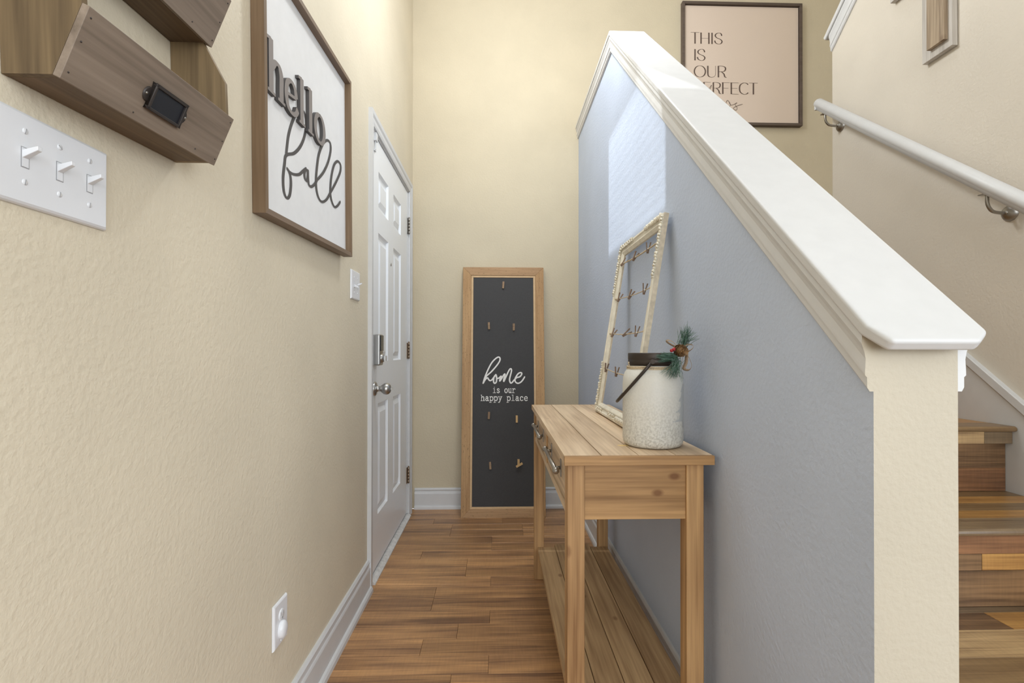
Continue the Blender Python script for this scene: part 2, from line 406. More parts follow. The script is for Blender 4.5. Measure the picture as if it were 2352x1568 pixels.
def ribbon(mb, pts, a, b, z0, z1, smooth=True, round_ends=True, mi=0, to=None):
    """pen stroke in the local x-y plane, half nib A across x and B across y, from height z0 to z1"""
    P = smooth_path([(p[0], p[1], 0) for p in pts]) if smooth and len(pts) > 2 else [Vector((p[0], p[1], 0)) for p in pts]
    P = [p for i, p in enumerate(P) if i == 0 or (p - P[i - 1]).length > 1e-6]
    L, R = [], []
    for i, p in enumerate(P):
        t = (P[min(i + 1, len(P) - 1)] - P[max(i - 1, 0)]).normalized()
        if round_ends and i == 0: p = p - t * min(a, b) * 0.8
        if round_ends and i == len(P) - 1: p = p + t * min(a, b) * 0.8
        n = Vector((-t.y, t.x, 0)); w = math.sqrt((a * n.x) ** 2 + (b * n.y) ** 2)
        if round_ends and i in (0, len(P) - 1): w *= 0.6
        L.append(p + n * w); R.append(p - n * w)
    k = len(P)
    T = to or (lambda q: q)
    lift = getattr(mb, 'lift', 0.0)                                # later strokes lie a hair above earlier ones
    mb.lift = lift + k * 5e-6
    top = [T(Vector((q.x, q.y, z1 + lift + (i % k) * 5e-6))) for i, q in enumerate(L + R)]
    if z1 - z0 < 1e-5:
        mb.add(top, [(i, i + 1, k + i + 1, k + i) for i in range(k - 1)], mi); return
    bot = [T(Vector((q.x, q.y, z0))) for q in L + R]
    vs = top + bot; n = 2 * k
    fs = []
    for i in range(k - 1):
        fs += [(i, k + i, k + i + 1, i + 1)]
    mb.add(vs, fs, mi)
    fs = []
    for i in range(k - 1):
        fs += [(i, i + 1, n + i + 1, n + i), (k + i, n + k + i, n + k + i + 1, k + i + 1)]
    fs += [(0, n, n + k, k), (k - 1, 2 * k - 1, n + 2 * k - 1, n + k - 1)]
    mb.add(vs, fs, mi if mi else 1)

# ------------------------------------------------------------------ the room
# floor with separate laminate planks
mb = MB()
mb.box((XL - 0.1, -5.0, -0.06), (5.0, YB, -0.0065))
floor = struct(mb.build('floor', M['subfloor']))
mesh_cache = {}
def plank_mesh(length, w, t, mat, key):
    k = (round(length, 3), key)
    if k not in mesh_cache:
        c = 0.0008
        l, h = length / 2 - 0.0004, w / 2 - 0.0004
        me = bpy.data.meshes.new('plank')
        vs = [(-l, -h, -t), (l, -h, -t), (l, h, -t), (-l, h, -t), (-l, -h, -c), (l, -h, -c), (l, h, -c), (-l, h, -c),
              (-l + c, -h + c, 0), (l - c, -h + c, 0), (l - c, h - c, 0), (-l + c, h - c, 0)]
        fs = [(0, 1, 5, 4), (1, 2, 6, 5), (2, 3, 7, 6), (3, 0, 4, 7), (4, 5, 9, 8), (5, 6, 10, 9), (6, 7, 11, 10), (7, 4, 8, 11), (8, 9, 10, 11)]
        me.from_pydata(vs, [], fs); me.materials.append(mat)
        mesh_cache[k] = me
    return mesh_cache[k]
lengths = [0.42, 0.54, 0.66, 0.78]
prow = 0
y = -0.27
while y < YB - 0.01:
    w = 0.1005
    if y + w > YB: w = YB - y
    x1 = XR if y > YN - 0.1 else XS + 0.3
    if w < 0.02: break
    x = XL + 0.0
    first = True
    while x < x1 - 0.005:
        l = random.choice(lengths)
        if first: l = random.choice([0.18, 0.3, 0.42, 0.54]); first = False
        if x + l > x1 - 0.12: l = x1 - x
        o = bpy.data.objects.new('plank', plank_mesh(l, w, 0.006, M['floor'], 'floor%.3f' % w))
        o.location = (x + l / 2, y + w / 2, 0); o.parent = floor; COL.objects.link(o)
        x += l
    y += w
    prow += 1

# walls
WIN = (1.60, 2.53, 3.10, 3.86)                                   # the high window in the left wall (y0, y1, z0, z1)
DOOR = (2.268, 3.206, 0.0, 2.068)
mb = MB()
for y0, y1, z0, z1 in rects_minus(-5.0, YB + 0.12, 0, 5.1, [WIN, DOOR]): mb.box((XL - 0.12, y0, z0), (XL, y1, z1))
struct(mb.build('wall_left', M['beige']))
mb = MB(); mb.box((XL, YB, 0), (XS + 1.2, YB + 0.12, 5.1))
struct(mb.build('wall_back', M['beige_back']))
SL = 0.899
def cap_z(y): return 1.087 + SL * (y - 0.69) if y < 2.342 else 2.5721
def kw(y): return cap_z(y) - (0.0275 if y < 2.342 else 0.0205)
mb = MB()
mb.prism([(YN, 0), (YB, 0), (YB, kw(YB)), (2.342, kw(2.3419)), (YN, kw(YN))], 'X', XR, XR + TH)
o = mb.build('wall_right', [M['blue'], M['cream']])
for p in o.data.polygons:
    p.material_index = 0 if p.normal.x < -0.5 else 1
struct(o)
# wall beside the stairs, its top rising with the upper flight
def sw(y): return 2.573 - 0.80 * (y - 2.345)
mb = MB(); mb.prism([(0.74, 0), (2.345, 0), (2.345, sw(2.345)), (0.74, sw(0.74))], 'X', XS, XS + 0.12)
struct(mb.build('wall_stair', M['stairwall']))
mb = MB(); mb.box((XS + 1.08, -0.4, 0), (XS + 1.2, YB, 5.1))
struct(mb.build('wall_far_right', M['beige']))
mb = MB(); mb.box((XL - 0.12, -0.9, 5.1), (XS + 1.2, YB + 0.12, 5.2))
struct(mb.build('ceiling', M['ceiling']))

mb = MB(); mb.box((XL - 0.12, -5.0, 2.75), (5.0, -0.9, 2.85)); mb.box((XL - 0.12, -0.9, 2.75), (XS + 1.2, -0.8, 5.1))
struct(mb.build('ceiling', M['ceiling']))
# cap of the knee wall (board + mouldings under its edges)
def offset_dir(y): 
    s = 1 / math.sqrt(1 + SL * SL)
    return (SL * s, -s)
mb = MB()
out = [(0.547, 0.672), (0.673, 0.672), (0.699, 0.688), (0.699, 2.342), (0.699, YB), (0.528, YB), (0.528, 2.342), (0.528, 0.698)]
t = 0.021
tan = math.tan(math.atan(SL) / 2)
def capv(x, yy, low):
    z = cap_z(yy)
    if not low: return (x, yy, z)
    if yy < 2.3: d = offset_dir(yy); return (x, yy + d[0] * t, z + d[1] * t)
    if yy < 2.35: return (x, yy + t * tan, z - t)
    return (x, yy, z - t)
vs = [capv(x, yy, False) for x, yy in out] + [capv(x, yy, True) for x, yy in out]
fs = [(0, 1, 2, 3, 6, 7), (3, 4, 5, 6), (15, 14, 11, 10, 9, 8), (14, 13, 12, 11)] + [(i, (i + 1) % 8, (i + 1) % 8 + 8, i + 8) for i in range(8)]
mb.add(vs, fs)
cap = struct(mb.build('trim_1', M['white'], bevel=0.0065, seg=3), 'white painted wooden cap on the sloping knee wall')
PROF = [(0, 0), (0.017, 0), (0.0175, 0.010), (0.0135, 0.019), (0.0115, 0.027), (0.0125, 0.040), (0.0125, 0.0445), (0.0095, 0.0465), (0.0095, 0.0575), (0.006, 0.062), (0, 0.062)]
def cap_moulding(x, sgn):
    P = []
    for yy in (YN, 2.342, YB): 
        c = capv(x, yy, True)
        P.append(c)
    s = 1 / math.sqrt(1 + SL * SL)
    dn = [Vector((0, 0, -1 / s)), Vector((0, tan, -1)), Vector((0, 0, -1))]
    P[0] = (x, YN, kw(YN))
    n = len(PROF); vs = []
    for p, d in zip(P, dn):
        for o_, b in PROF: vs.append(Vector((x + sgn * o_, p[1], p[2])) + d * b)
    m = MB()
    m.add(vs, [(i * n + j, i * n + (j + 1) % n, (i + 1) * n + (j + 1) % n, (i + 1) * n + j) for i in range(2) for j in range(n)])
    m.add(vs[:n], [tuple(range(n))], 1); m.add(vs[2 * n:], [tuple(range(n))])
    m.build('moulding', [M['white'], M['cream'] if sgn < 0 else M['white']], cap)
cap_moulding(XR, -1); cap_moulding(XR + TH, 1)

# cap of the upper flight's wall
mb = MB()
d = Vector((0, 1, -0.80)).normalized(); nrm = Vector((0, 0.80, 1)).normalized()
a = Vector((0, 2.366, sw(2.366) + 0.004)); b = Vector((0, 0.74, sw(0.74) + 0.004))
vs = []
for p in (a, b):
    for x, h in ((XS - 0.024, 0), (XS + 0.144, 0), (XS + 0.144, 0.021), (XS - 0.024, 0.021)): vs.append((x, p.y + nrm.y * h, p.z + nrm.z * h))
mb.add(vs, [(0, 1, 2, 3), (7, 6, 5, 4), (0, 4, 5, 1), (1, 5, 6, 2), (2, 6, 7, 3), (3, 7, 4, 0)])
cap2 = struct(mb.build('trim_2', M['white'], bevel=0.005, seg=3), 'white cap on the wall of the upper flight')
m = MB(); n = len(PROF); vs = []
for p in (Vector((0, 2.345, sw(2.345))), Vector((0, 0.74, sw(0.74)))):
    for o_, bb in PROF: vs.append((XS - o_, p.y, p.z - bb * 1.28))
m.add(vs, [(j, (j + 1) % n, n + (j + 1) % n, n + j) for j in range(n)]); m.add(vs[:n], [tuple(range(n))]); m.add(vs[n:], [tuple(range(n))])
m.build('moulding', M['white'], cap2)

# baseboards
BASE = [(0, 0.137), (0.007, 0.137), (0.012, 0.130), (0.012, 0.124), (0.009, 0.119), (0.0105, 0.110), (0.013, 0.106), (0.015, 0.100), (0.015, 0.024), (0.022, 0.022), (0.027, 0.014), (0.028, 0), (0, 0)]
mb = MB(); mb.prism([(XL + p, z) for p, z in BASE], 'Y', -3.0, 2.208); struct(mb.build('baseboard_left', M['white']))
mb = MB(); mb.prism([(YB - p, z) for p, z in BASE], 'X', XL + 0.02, XR - 0.005); struct(mb.build('baseboard_back', M['white']))
mb = MB(); mb.prism([(XR - p, z) for p, z in BASE], 'Y', YN + 0.01, YB - 0.03); struct(mb.build('baseboard_right', M['white']))
# skirt board beside the stairs
def sk(y): return 1.037 + 0.80 * (y - 1.643)
mb = MB(); mb.prism([(0.75, 0), (2.345, 0), (2.345, sk(2.345)), (0.75, sk(0.75))], 'X', XS - 0.015, XS)
skirt = struct(mb.build('trim_3', M['white']), 'white skirt board along the stair wall')
m = MB(); m.prism([(0.75, sk(0.75) - 0.03), (2.345, sk(2.345) - 0.03), (2.345, sk(2.345) + 0.004), (0.75, sk(0.75) + 0.004)], 'X', XS - 0.023, XS - 0.0151)
m.build('bead', M['white'], skirt, bevel=0.003)

# high window over the door, with blinds
y0, y1, z0, z1 = WIN
mb = MB()
for lo, hi in (((y0, z0), (y1, z0 + 0.05)), ((y0, z1 - 0.05), (y1, z1)), ((y0, z0), (y0 + 0.05, z1)), ((y1 - 0.05, z0), (y1, z1))):
    mb.box((XL - 0.10, lo[0], lo[1]), (XL - 0.05, hi[0], hi[1]))
win = struct(mb.build('window_1', M['white']), 'high foyer window above the front door')
m = MB(); m.box((XL - 0.085, y0 + 0.04, z0 + 0.04), (XL - 0.08, y1 - 0.04, z1 - 0.04)); m.build('pane', M['glass'], win)
m = MB()
z = z0 + 0.05
while z < z1 - 0.05:
    c = Vector((XL - 0.025, 0, z)); e = Vector((0.016, 0, -0.0140))
    for s in (0.0015,):
        m.add([(c.x - e.x, y0 + 0.004, c.z - e.z), (c.x + e.x, y0 + 0.004, c.z + e.z), (c.x + e.x, y1 - 0.004, c.z + e.z), (c.x - e.x, y1 - 0.004, c.z - e.z),
               (c.x - e.x, y0 + 0.004, c.z - e.z + s), (c.x + e.x, y0 + 0.004, c.z + e.z + s), (c.x + e.x, y1 - 0.004, c.z + e.z + s), (c.x - e.x, y1 - 0.004, c.z - e.z + s)],
              [(3, 2, 1, 0), (4, 5, 6, 7), (0, 1, 5, 4), (1, 2, 6, 5), (2, 3, 7, 6), (3, 0, 4, 7)])
    z += 0.044
tag(m.build('blind_slats', M['white'], win), kind='stuff')

# front door
door = thing('door_1', 'white six-panel front door', None, (XL, 2.737, 0))
struct(door)
FX = XL - 0.004                                                   # face of the slab
SY0, SY1, SZ0, SZ1 = 2.281, 3.193, 0.028, 2.058
panels = []
for ya, yb in ((2.415, 2.635), (2.765, 2.975)):
    for za, zb in ((0.27, 0.80), (1.00, 1.62), (1.735, 1.915)): panels.append((ya, yb, za, zb))
mb = MB()
for a0, a1, b0, b1 in rects_minus(SY0, SY1, SZ0, SZ1, panels): mb.box((FX - 0.04, a0, b0), (FX, a1, b1))
mb.build('slab', M['door'], door)
for ya, yb, za, zb in panels:
    m = MB()
    rings = [(0, 0.0), (0.008, -0.011), (0.018, -0.012), (0.024, -0.012), (0.048, -0.002)]
    vs = []
    for ins, dep in rings:
        vs += [(FX + dep, ya + ins, za + ins), (FX + dep, yb - ins, za + ins), (FX + dep, yb - ins, zb - ins), (FX + dep, ya + ins, zb - ins)]
    fs = [(i * 4 + j, i * 4 + (j + 1) % 4, i * 4 + 4 + (j + 1) % 4, i * 4 + 4 + j) for i in range(len(rings) - 1) for j in range(4)]
    k = (len(rings) - 1) * 4
    fs.append((k, k + 1, k + 2, k + 3))
    m.add(vs, fs)
    m.build('panel', M['door'], door)
# casing profile swept round the opening
CAS = [(0, 0.0), (0.010, 0.0), (0.013, 0.012), (0.012, 0.030), (0.017, 0.040), (0.018, 0.0575), (0, 0.0575)]
iy0, iy1, iz = DOOR[0] - 0.002, DOOR[1] + 0.002, DOOR[3] + 0.001
m = MB(); vs = []
for sy, sz, py, pz in ((-1, 0, iy0, 0.0), (-1, 1, iy0, iz), (1, 1, iy1, iz), (1, 0, iy1, 0.0)):
    for o_, b in CAS: vs.append((XL + o_, py + sy * b, pz + sz * b))
n = len(CAS)
m.add(vs, [(i * n + j, i * n + (j + 1) % n, (i + 1) * n + (j + 1) % n, (i + 1) * n + j) for i in range(3) for j in range(n)])
m.add(vs[:n], [tuple(range(n))]); m.add(vs[3 * n:], [tuple(range(n))])
m.build('casing', M['white'], door)
m = MB()
m.box((XL - 0.11, DOOR[0], 0.02), (XL - 0.0, SY0 - 0.003, DOOR[3])); m.box((XL - 0.11, SY1 + 0.003, 0.02), (XL - 0.0, DOOR[1], DOOR[3]))
m.box((XL - 0.11, DOOR[0], SZ1 + 0.003), (XL - 0.0, DOOR[1], DOOR[3]))
m.build('jamb', M['white'], door)
m = MB(); m.prism([(XL - 0.11, 0), (XL + 0.022, 0), (XL + 0.022, 0.006), (XL + 0.004, 0.017), (XL - 0.11, 0.017)], 'Y', DOOR[0], DOOR[1])
m.build('threshold', M['thresh'], door)
m = MB(); m.box((XL - 0.046, SY0, 0.0171), (XL - 0.012, SY1, SZ0)); m.build('weatherstrip', M['gap'], door)
for hz, mat in ((1.845, 'nickel_dk'), (1.052, 'bronze'), (0.262, 'bronze')):
    m = MB()
    m.box((XL - 0.0035, 3.172, hz - 0.05), (XL - 0.0005, 3.1925, hz + 0.05)); m.box((XL - 0.002, 3.1945, hz - 0.05), (XL + 0.001, 3.2075, hz + 0.05))
    hg = m.build('hinge', M[mat], door)
    m = MB()
    for k in range(5): m.tube([(XL + 0.006, 3.1945, hz - 0.05 + k * 0.0201), (XL + 0.006, 3.1945, hz - 0.0303 + k * 0.0201)], 0.0062, 12)
    m.ball((XL + 0.006, 3.1945, hz + 0.054), 0.0055, 8, 6)
    m.build('knuckle', M[mat], hg)
# electronic deadbolt: silver housing, black keypad cover, thumb-turn
m = MB(); m.box((FX, 2.308, 0.985), (FX + 0.034, 2.378, 1.130))
lock = m.build('deadbolt', M['nickel'], door, bevel=0.007, seg=3); tag(lock, 'silver electronic deadbolt')
m = MB(); m.box((FX + 0.0335, 2.314, 1.052), (FX + 0.037, 2.372, 1.125)); m.build('battery_cover', M['blackglass'], lock, bevel=0.002)
RX = Matrix.Rotation(math.pi / 2, 4, 'Y')
m = MB()
m.lathe([(0.0001, 0.012), (0.014, 0.012), (0.020, 0.006), (0.022, 0)], 24, Matrix.Translation((FX + 0.034, 2.343, 1.018)) @ RX)
m.box((FX + 0.044, 2.338, 1.006), (FX + 0.058, 2.348, 1.030)); m.build('thumb_turn', M['nickel'], lock)
m = MB()
KM = Matrix.Translation((FX, 2.343, 0.876)) @ RX
m.lathe([(0.033, 0), (0.033, 0.006), (0.028, 0.010), (0.016, 0.012), (0.0125, 0.020), (0.0125, 0.030), (0.018, 0.036), (0.0255, 0.046), (0.0275, 0.056), (0.0255, 0.066), (0.018, 0.074), (0.008, 0.077), (0.0001, 0.0775)], 28, KM)
knob = m.build('door_knob', M['nickel'], door)
m = MB(); m.box((FX + 0.0775, 2.3405, 0.871), (FX + 0.087, 2.3455, 0.881)); m.build('lock_button', M['nickel'], knob)
m = MB()
m.box((FX, 2.315, 2.024), (FX + 0.014, 2.345, 2.062)); m.box((FX + 0.003, 2.326, 1.985), (FX + 0.009, 2.334, 2.026)); m.box((FX + 0.001, 2.318, 1.978), (FX + 0.007, 2.342, 1.986))
m.build('latch', M['white'], door, bevel=0.002)
m = MB(); m.lathe([(0.0001, 0.003), (0.005, 0.003), (0.008, 0.0025), (0.009, 0)], 16, Matrix.Translation((FX, 2.70, 1.515)) @ RX); m.build('peephole', M['nickel_dk'], door)

# ------------------------------------------------------------------ stairs
RISE = 0.206
YR = [None, 0.636, 0.930, 1.225, 1.519, 1.764, 2.009, 2.254, 2.50]       # riser faces
SX0, SX1 = XR + TH + 0.0015, XS - 0.0165
stairs = thing('staircase', 'staircase of mixed brown plank steps rising behind the white-capped knee wall', 'stairs', (SX0 + 0.45, 0.6, 0))
def bar(name, lo, hi, mat, parent, bevel=0.0006):
    m = MB(); m.box(lo, hi); return m.build(name, mat, parent, bevel, 1)
NOSE_T = 0.016
tread_bands = {   # from the back: (share of depth, [(share of width, kind), ...])
    2: [(0.105, [(1, 'grey')]), (0.30, [(0.57, 'dark'), (0.43, 'amber')]), (0.42, [(1, 'pale')]), (0.175, [(1, 'olive')])],
    3: [(0.22, [(1, 'olive')]), (0.26, [(0.45, 'amber'), (0.55, 'amber')]), (0.27, [(0.6, 'dark'), (0.4, 'olive')]), (0.25, [(1, 'amber')])],
    4: [(0.45, [(1, 'amber')]), (0.55, [(0.5, 'olive'), (0.5, 'amber')])]}
riser_bands = {   # from the top
    3: [(0.30, [(1, 'red')]), (0.22, [(0.595, 'dark'), (0.405, 'amber')]), (0.48, [(1, 'dark')])],
    4: [(0.20, [(0.757, 'grey'), (0.145, 'pale'), (0.098, 'grey')]), (0.42, [(0.55, 'dark'), (0.45, 'dark')]), (0.38, [(1, 'red')])]}
nose_kind = {1: 'grey', 2: 'olive', 3: 'grey', 4: 'olive', 5: 'amber', 6: 'grey', 7: 'olive', 8: 'grey'}
for k in range(1, 9):
    zt = RISE * k
    yf = YR[k]
    yb = YR[k + 1] if k < 8 else YB - 0.016
    nose = 0.037
    x1 = SX1 if k < 8 else XS + 1.05
    # tread: core, nosing, planks
    tr = bar('tread', (SX0, yf + 0.005, zt - 0.03), (x1, yb + 0.012, zt - 0.0045), M['subfloor'], stairs, 0) if True else None
    m = MB()
    prof = [(yf + 0.05, zt + 0.0005), (yf - nose + 0.008, zt + 0.0005), (yf - nose + 0.002, zt - 0.003), (yf - nose, zt - 0.008), (yf - nose + 0.002, zt - 0.013), (yf - nose + 0.007, zt - NOSE_T), (yf + 0.0, zt - NOSE_T), (yf + 0.0, zt - 0.004), (yf + 0.05, zt - 0.004)]
    m.prism([(p, q) for p, q in prof], 'X', SX0 + 0.001, x1 - 0.0005)
    m.build('nosing', ST[nose_kind[k]], tr)
    bands = tread_bands.get(k, [(0.3, [(0.5, 'amber'), (0.5, 'dark')]), (0.35, [(1, 'olive')]), (0.35, [(0.3, 'grey'), (0.7, 'amber')])])
    y = yb; D = yb - (yf + 0.05)
    for sh, cells in bands:
        x = SX0
        for cw, kd in cells:
            w = cw * (x1 - SX0)
            bar('plank', (x + 0.0003, y - sh * D + 0.0003, zt - 0.0045), (x + w - 0.0003, y - 0.0003, zt), ST[kd], tr)
            x += w
        y -= sh * D
    rs = bar('riser', (SX0, yf + 0.0065, zt - RISE), (SX1, yf + 0.014, zt - 0.004), M['subfloor'], stairs, 0)
    bands = riser_bands.get(k, [(0.35, [(0.6, 'olive'), (0.4, 'dark')]), (0.3, [(1, 'amber')]), (0.35, [(1, 'red')])])
    z = zt - NOSE_T; H = RISE - NOSE_T
    for bi, (sh, cells) in enumerate(bands):
        x = SX0
        proud = 0.022 if (k == 4 and bi == 0) else 0.0
        for cw, kd in cells:
            w = cw * (SX1 - SX0)
            bar('plank', (x + 0.0003, yf - proud, z - sh * H + 0.0003), (x + w - 0.0003, yf + 0.0065, z - 0.0003), ST[kd], rs)
            x += w
        z -= sh * H

# handrail on the stair wall
rail = thing('handrail', 'white wooden handrail on the pale stair wall', 'handrail', (XS, 1.6, 1.6))
ry0, rz0, ry1 = 2.335, 2.236, 0.75
RS = 0.805
upv = Vector((0, -RS, 1)).normalized()
prof = [(-0.014, -0.022), (0.014, -0.022), (0.014, -0.013), (0.021, -0.008), (0.0245, 0.002), (0.022, 0.012), (0.015, 0.020), (0.005, 0.0235), (-0.005, 0.0235), (-0.015, 0.020), (-0.022, 0.012), (-0.0245, 0.002), (-0.021, -0.008), (-0.014, -0.013)]
RXC = XS - 0.075
m = MB(); vs = []
p0 = Vector((RXC, ry0, rz0)); p1 = Vector((RXC, ry1, rz0 + (ry1 - ry0) * RS))
for p in (p0, p1):
    for a_, b_ in prof: vs.append(p + Vector((a_, 0, 0)) + upv * b_)
n = len(prof)
m.add(vs, [(j, (j + 1) % n, n + (j + 1) % n, n + j) for j in range(n)], 0, True); m.add(vs[:n], [tuple(range(n))]); m.add(vs[n:], [tuple(range(n))])
m.build('rail', M['white'], rail)
m = MB(); m.box((RXC - 0.019, ry0 - 0.006, rz0 - 0.032), (RXC + 0.019, ry0 + 0.004, rz0 - 0.008)); m.build('end_return', M['white'], rail, bevel=0.003)
for by in (2.285, 1.515, 0.95):
    zr = rz0 + (by - ry0) * RS - 0.029
    m = MB()
    pts = smooth_path([(RXC, by + 0.0, zr + 0.004), (RXC, by, zr - 0.030), (RXC + 0.014, by, zr - 0.052), (RXC + 0.040, by, zr - 0.058), (XS - 0.012, by, zr - 0.058)], 5)
    m.tube(pts, 0.0052, 8)
    m.box((RXC - 0.012, by - 0.02, zr + 0.000), (RXC + 0.012, by + 0.02, zr + 0.003))
    br = m.build('bracket', M['nickel_dk'], rail)
    m = MB(); m.lathe([(0.0001, 0.020), (0.010, 0.0185), (0.020, 0.012), (0.025, 0.005), (0.026, 0.0005)], 24, Matrix.Translation((XS, by, zr - 0.058)) @ Matrix.Rotation(-math.pi / 2, 4, 'Y'))
    m.build('rosette', M['nickel_dk'], br)
    m = MB(); m.ball((XS - 0.020, by - 0.006, zr - 0.058), 0.0045, 8, 6); m.build('screw', M['nickel'], br)

# layered wooden cross on the stair wall
cr = thing('wooden_cross', 'layered weathered-plank cross hanging on the stair wall, whitewashed boards under brown ones', 'cross', (XS, 1.752, 2.125))
bar('backing_board', (XS - 0.022, 1.690, 2.125), (XS - 0.002, 1.814, 2.80), M['barn_grey'], cr, 0.001)
bar('backing_board', (XS - 0.0225, 1.540, 2.460), (XS - 0.0025, 1.6898, 2.582), M['barn_grey_y'], cr, 0.001)
bar('backing_board', (XS - 0.0225, 1.8142, 2.460), (XS - 0.0025, 1.964, 2.582), M['barn_grey_y'], cr, 0.001)
bar('front_board', (XS - 0.038, 1.706, 2.155), (XS - 0.0222, 1.777, 2.77), M['barn_brown'], cr, 0.001)
bar('front_board', (XS - 0.0385, 1.565, 2.482), (XS - 0.0228, 1.7058, 2.560), M['barn_brown_y'], cr, 0.001)
bar('front_board', (XS - 0.0385, 1.7772, 2.482), (XS - 0.0228, 1.930, 2.560), M['barn_brown_y'], cr, 0.001)

# ------------------------------------------------------------------ console table
TX0, TX1, TY0, TY1, TZ = 0.1645, 0.5345, 1.210, 2.366, 0.799
table = thing('console_table', 'pine console table with two drawers against the grey-blue wall', 'table', (0.35, 1.79, 0))
m = MB(); m.box((TX0 + 0.006, TY0 + 0.006, TZ - 0.023), (TX1 - 0.006, TY1 - 0.006, TZ - 0.012)); top = m.build('tabletop', M['pine'], table)
W4 = (TX1 - TX0) / 4
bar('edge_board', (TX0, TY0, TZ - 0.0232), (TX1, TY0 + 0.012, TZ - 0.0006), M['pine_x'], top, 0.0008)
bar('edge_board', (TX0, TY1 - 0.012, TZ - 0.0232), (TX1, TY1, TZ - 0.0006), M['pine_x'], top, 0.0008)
for i in range(4): bar('plank', (TX0 + i * W4 + 0.0008, TY0 + 0.0122, TZ - 0.0231), (TX0 + (i + 1) * W4 - 0.0008, TY1 - 0.0122, TZ), M['pine'], top, 0.0012)
m = MB()
m.prism([(0.3445 + 0.017 * math.cos(a) * (1 + 0.25 * math.sin(3 * a)) + 0.004 * math.sin(a), 1.345 + 0.011 * math.sin(a) * (1 + 0.3 * math.cos(2 * a))) for a in [2 * math.pi * j / 14 for j in range(14)]], 'Z', TZ, TZ + 0.0004)
tag(m.build('bare_patch', M['chip'], top), 'pale chipped patch in the finish')
LW = 0.044
LX0, LX1, LY0, LY1 = 0.1735, 0.515, 1.228, 2.345
for lx in (LX0, LX1 - LW):
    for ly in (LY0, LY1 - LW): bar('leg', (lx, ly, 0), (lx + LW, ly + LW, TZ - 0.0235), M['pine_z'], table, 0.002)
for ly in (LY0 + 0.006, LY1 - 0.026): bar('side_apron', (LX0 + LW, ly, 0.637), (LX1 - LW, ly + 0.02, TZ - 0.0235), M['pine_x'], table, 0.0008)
bar('rear_apron', (LX1 - 0.028, LY0 + LW, 0.637), (LX1 - 0.01, LY1 - LW, TZ - 0.0235), M['pine'], table, 0.0008)
bar('front_rail', (LX0 + 0.004, LY0 + LW, 0.637), (LX0 + 0.026, LY1 - LW, 0.657), M['pine'], table, 0.001)
bar('front_rail', (LX0 + 0.004, LY0 + LW, TZ - 0.033), (LX0 + 0.026, LY1 - LW, TZ - 0.0235), M['pine'], table, 0.001)
mid = (LY0 + LY1) / 2
bar('divider', (LX0 + 0.004, mid - 0.014, 0.657), (LX0 + 0.026, mid + 0.014, TZ - 0.033), M['pine_z'], table, 0.001)
for ya, yb in ((LY0 + LW + 0.003, mid - 0.017), (mid + 0.017, LY1 - LW - 0.003)):
    m = MB(); m.box((LX0 + 0.008, ya, 0.660), (LX0 + 0.028, yb, TZ - 0.036)); m.box((LX0 + 0.028, ya + 0.01, 0.668), (LX0 + 0.27, yb - 0.01, TZ - 0.06))
    dr = m.build('drawer', M['pine'], table, 0.0015)
    yc = (ya + yb) / 2; hx = LX0 - 0.011; hz = 0.726
    m = MB()
    m.tube([(hx, yc - 0.150, hz), (hx, yc + 0.150, hz)], 0.0062, 12)
    for s in (-1, 1):
        m.ball((hx, yc + s * 0.152, hz), 0.0098, 14, 10)
        m.tube([(hx, yc + s * 0.118, hz), (LX0 + 0.008, yc + s * 0.118, hz)], 0.005, 8)
        m.box((LX0 + 0.0055, yc + s * 0.118 - 0.0075, hz - 0.024), (LX0 + 0.0079, yc + s * 0.118 + 0.0075, hz + 0.024))
    tag(m.build('handle', M['nickel_dk'], dr), 'brushed metal bar handle')
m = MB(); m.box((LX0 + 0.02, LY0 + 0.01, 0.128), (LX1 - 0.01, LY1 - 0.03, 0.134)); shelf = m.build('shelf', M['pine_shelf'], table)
SXa, SXb = 0.188, 0.512
for i in range(4):
    w = (SXb - SXa) / 4
    ya, yb = (LY0 + LW + 0.001, LY1 - LW - 0.001) if i in (0, 3) else (LY0 + 0.012, LY1 - 0.012)
    if i in (0, 3):
        bar('plank', (SXa + i * w + 0.001, ya, 0.130), (SXa + (i + 1) * w - 0.001, yb, 0.150), M['pine_shelf'], shelf, 0.0014)
    else:
        bar('plank', (SXa + i * w + 0.001, ya, 0.130), (SXa + (i + 1) * w - 0.001, yb, 0.150), M['pine_shelf'], shelf, 0.0014)

# ------------------------------------------------------------------ frosted jar with its sprig
JX, JY = 0.425, 1.352
jar = thing('jar_lantern', 'frosted white glass jar with dark metal lid and bail handle on the console table', 'jar', (JX, JY, TZ + 0.0008))
m = MB()
m.lathe([(0.0001, 0.0), (0.066, 0.0), (0.074, 0.003), (0.0785, 0.010), (0.080, 0.020), (0.080, 0.165), (0.0785, 0.184), (0.074, 0.198), (0.067, 0.208), (0.063, 0.213), (0.062, 0.228), (0.0615, 0.240)], 56, Matrix.Translation((JX, JY, TZ + 0.0008)))
m.build('jar_body', M['frost'], jar)
m = MB()
m.lathe([(0.0632, 0.2165), (0.0655, 0.2165), (0.0655, 0.230), (0.0648, 0.2315), (0.0655, 0.233), (0.0655, 0.2485), (0.0645, 0.250), (0.061, 0.250), (0.060, 0.246), (0.0001, 0.246)], 56, Matrix.Translation((JX, JY, TZ + 0.0008)))
lid = m.build('lid', M['darkmetal'], jar); tag(lid, 'dark bronze metal lid band')
m = MB()
for k in range(2):
    pts = [(JX + (0.0672 + 0.0006 * math.sin(9 * a)) * math.cos(a), JY + (0.0672) * math.sin(a), TZ + 0.2135 - k * 0.0045 + 0.0008 * math.sin(5 * a + k)) for a in [2 * math.pi * j / 48 for j in range(48)]]
    m.tube(pts, 0.0024, 6, closed=True)
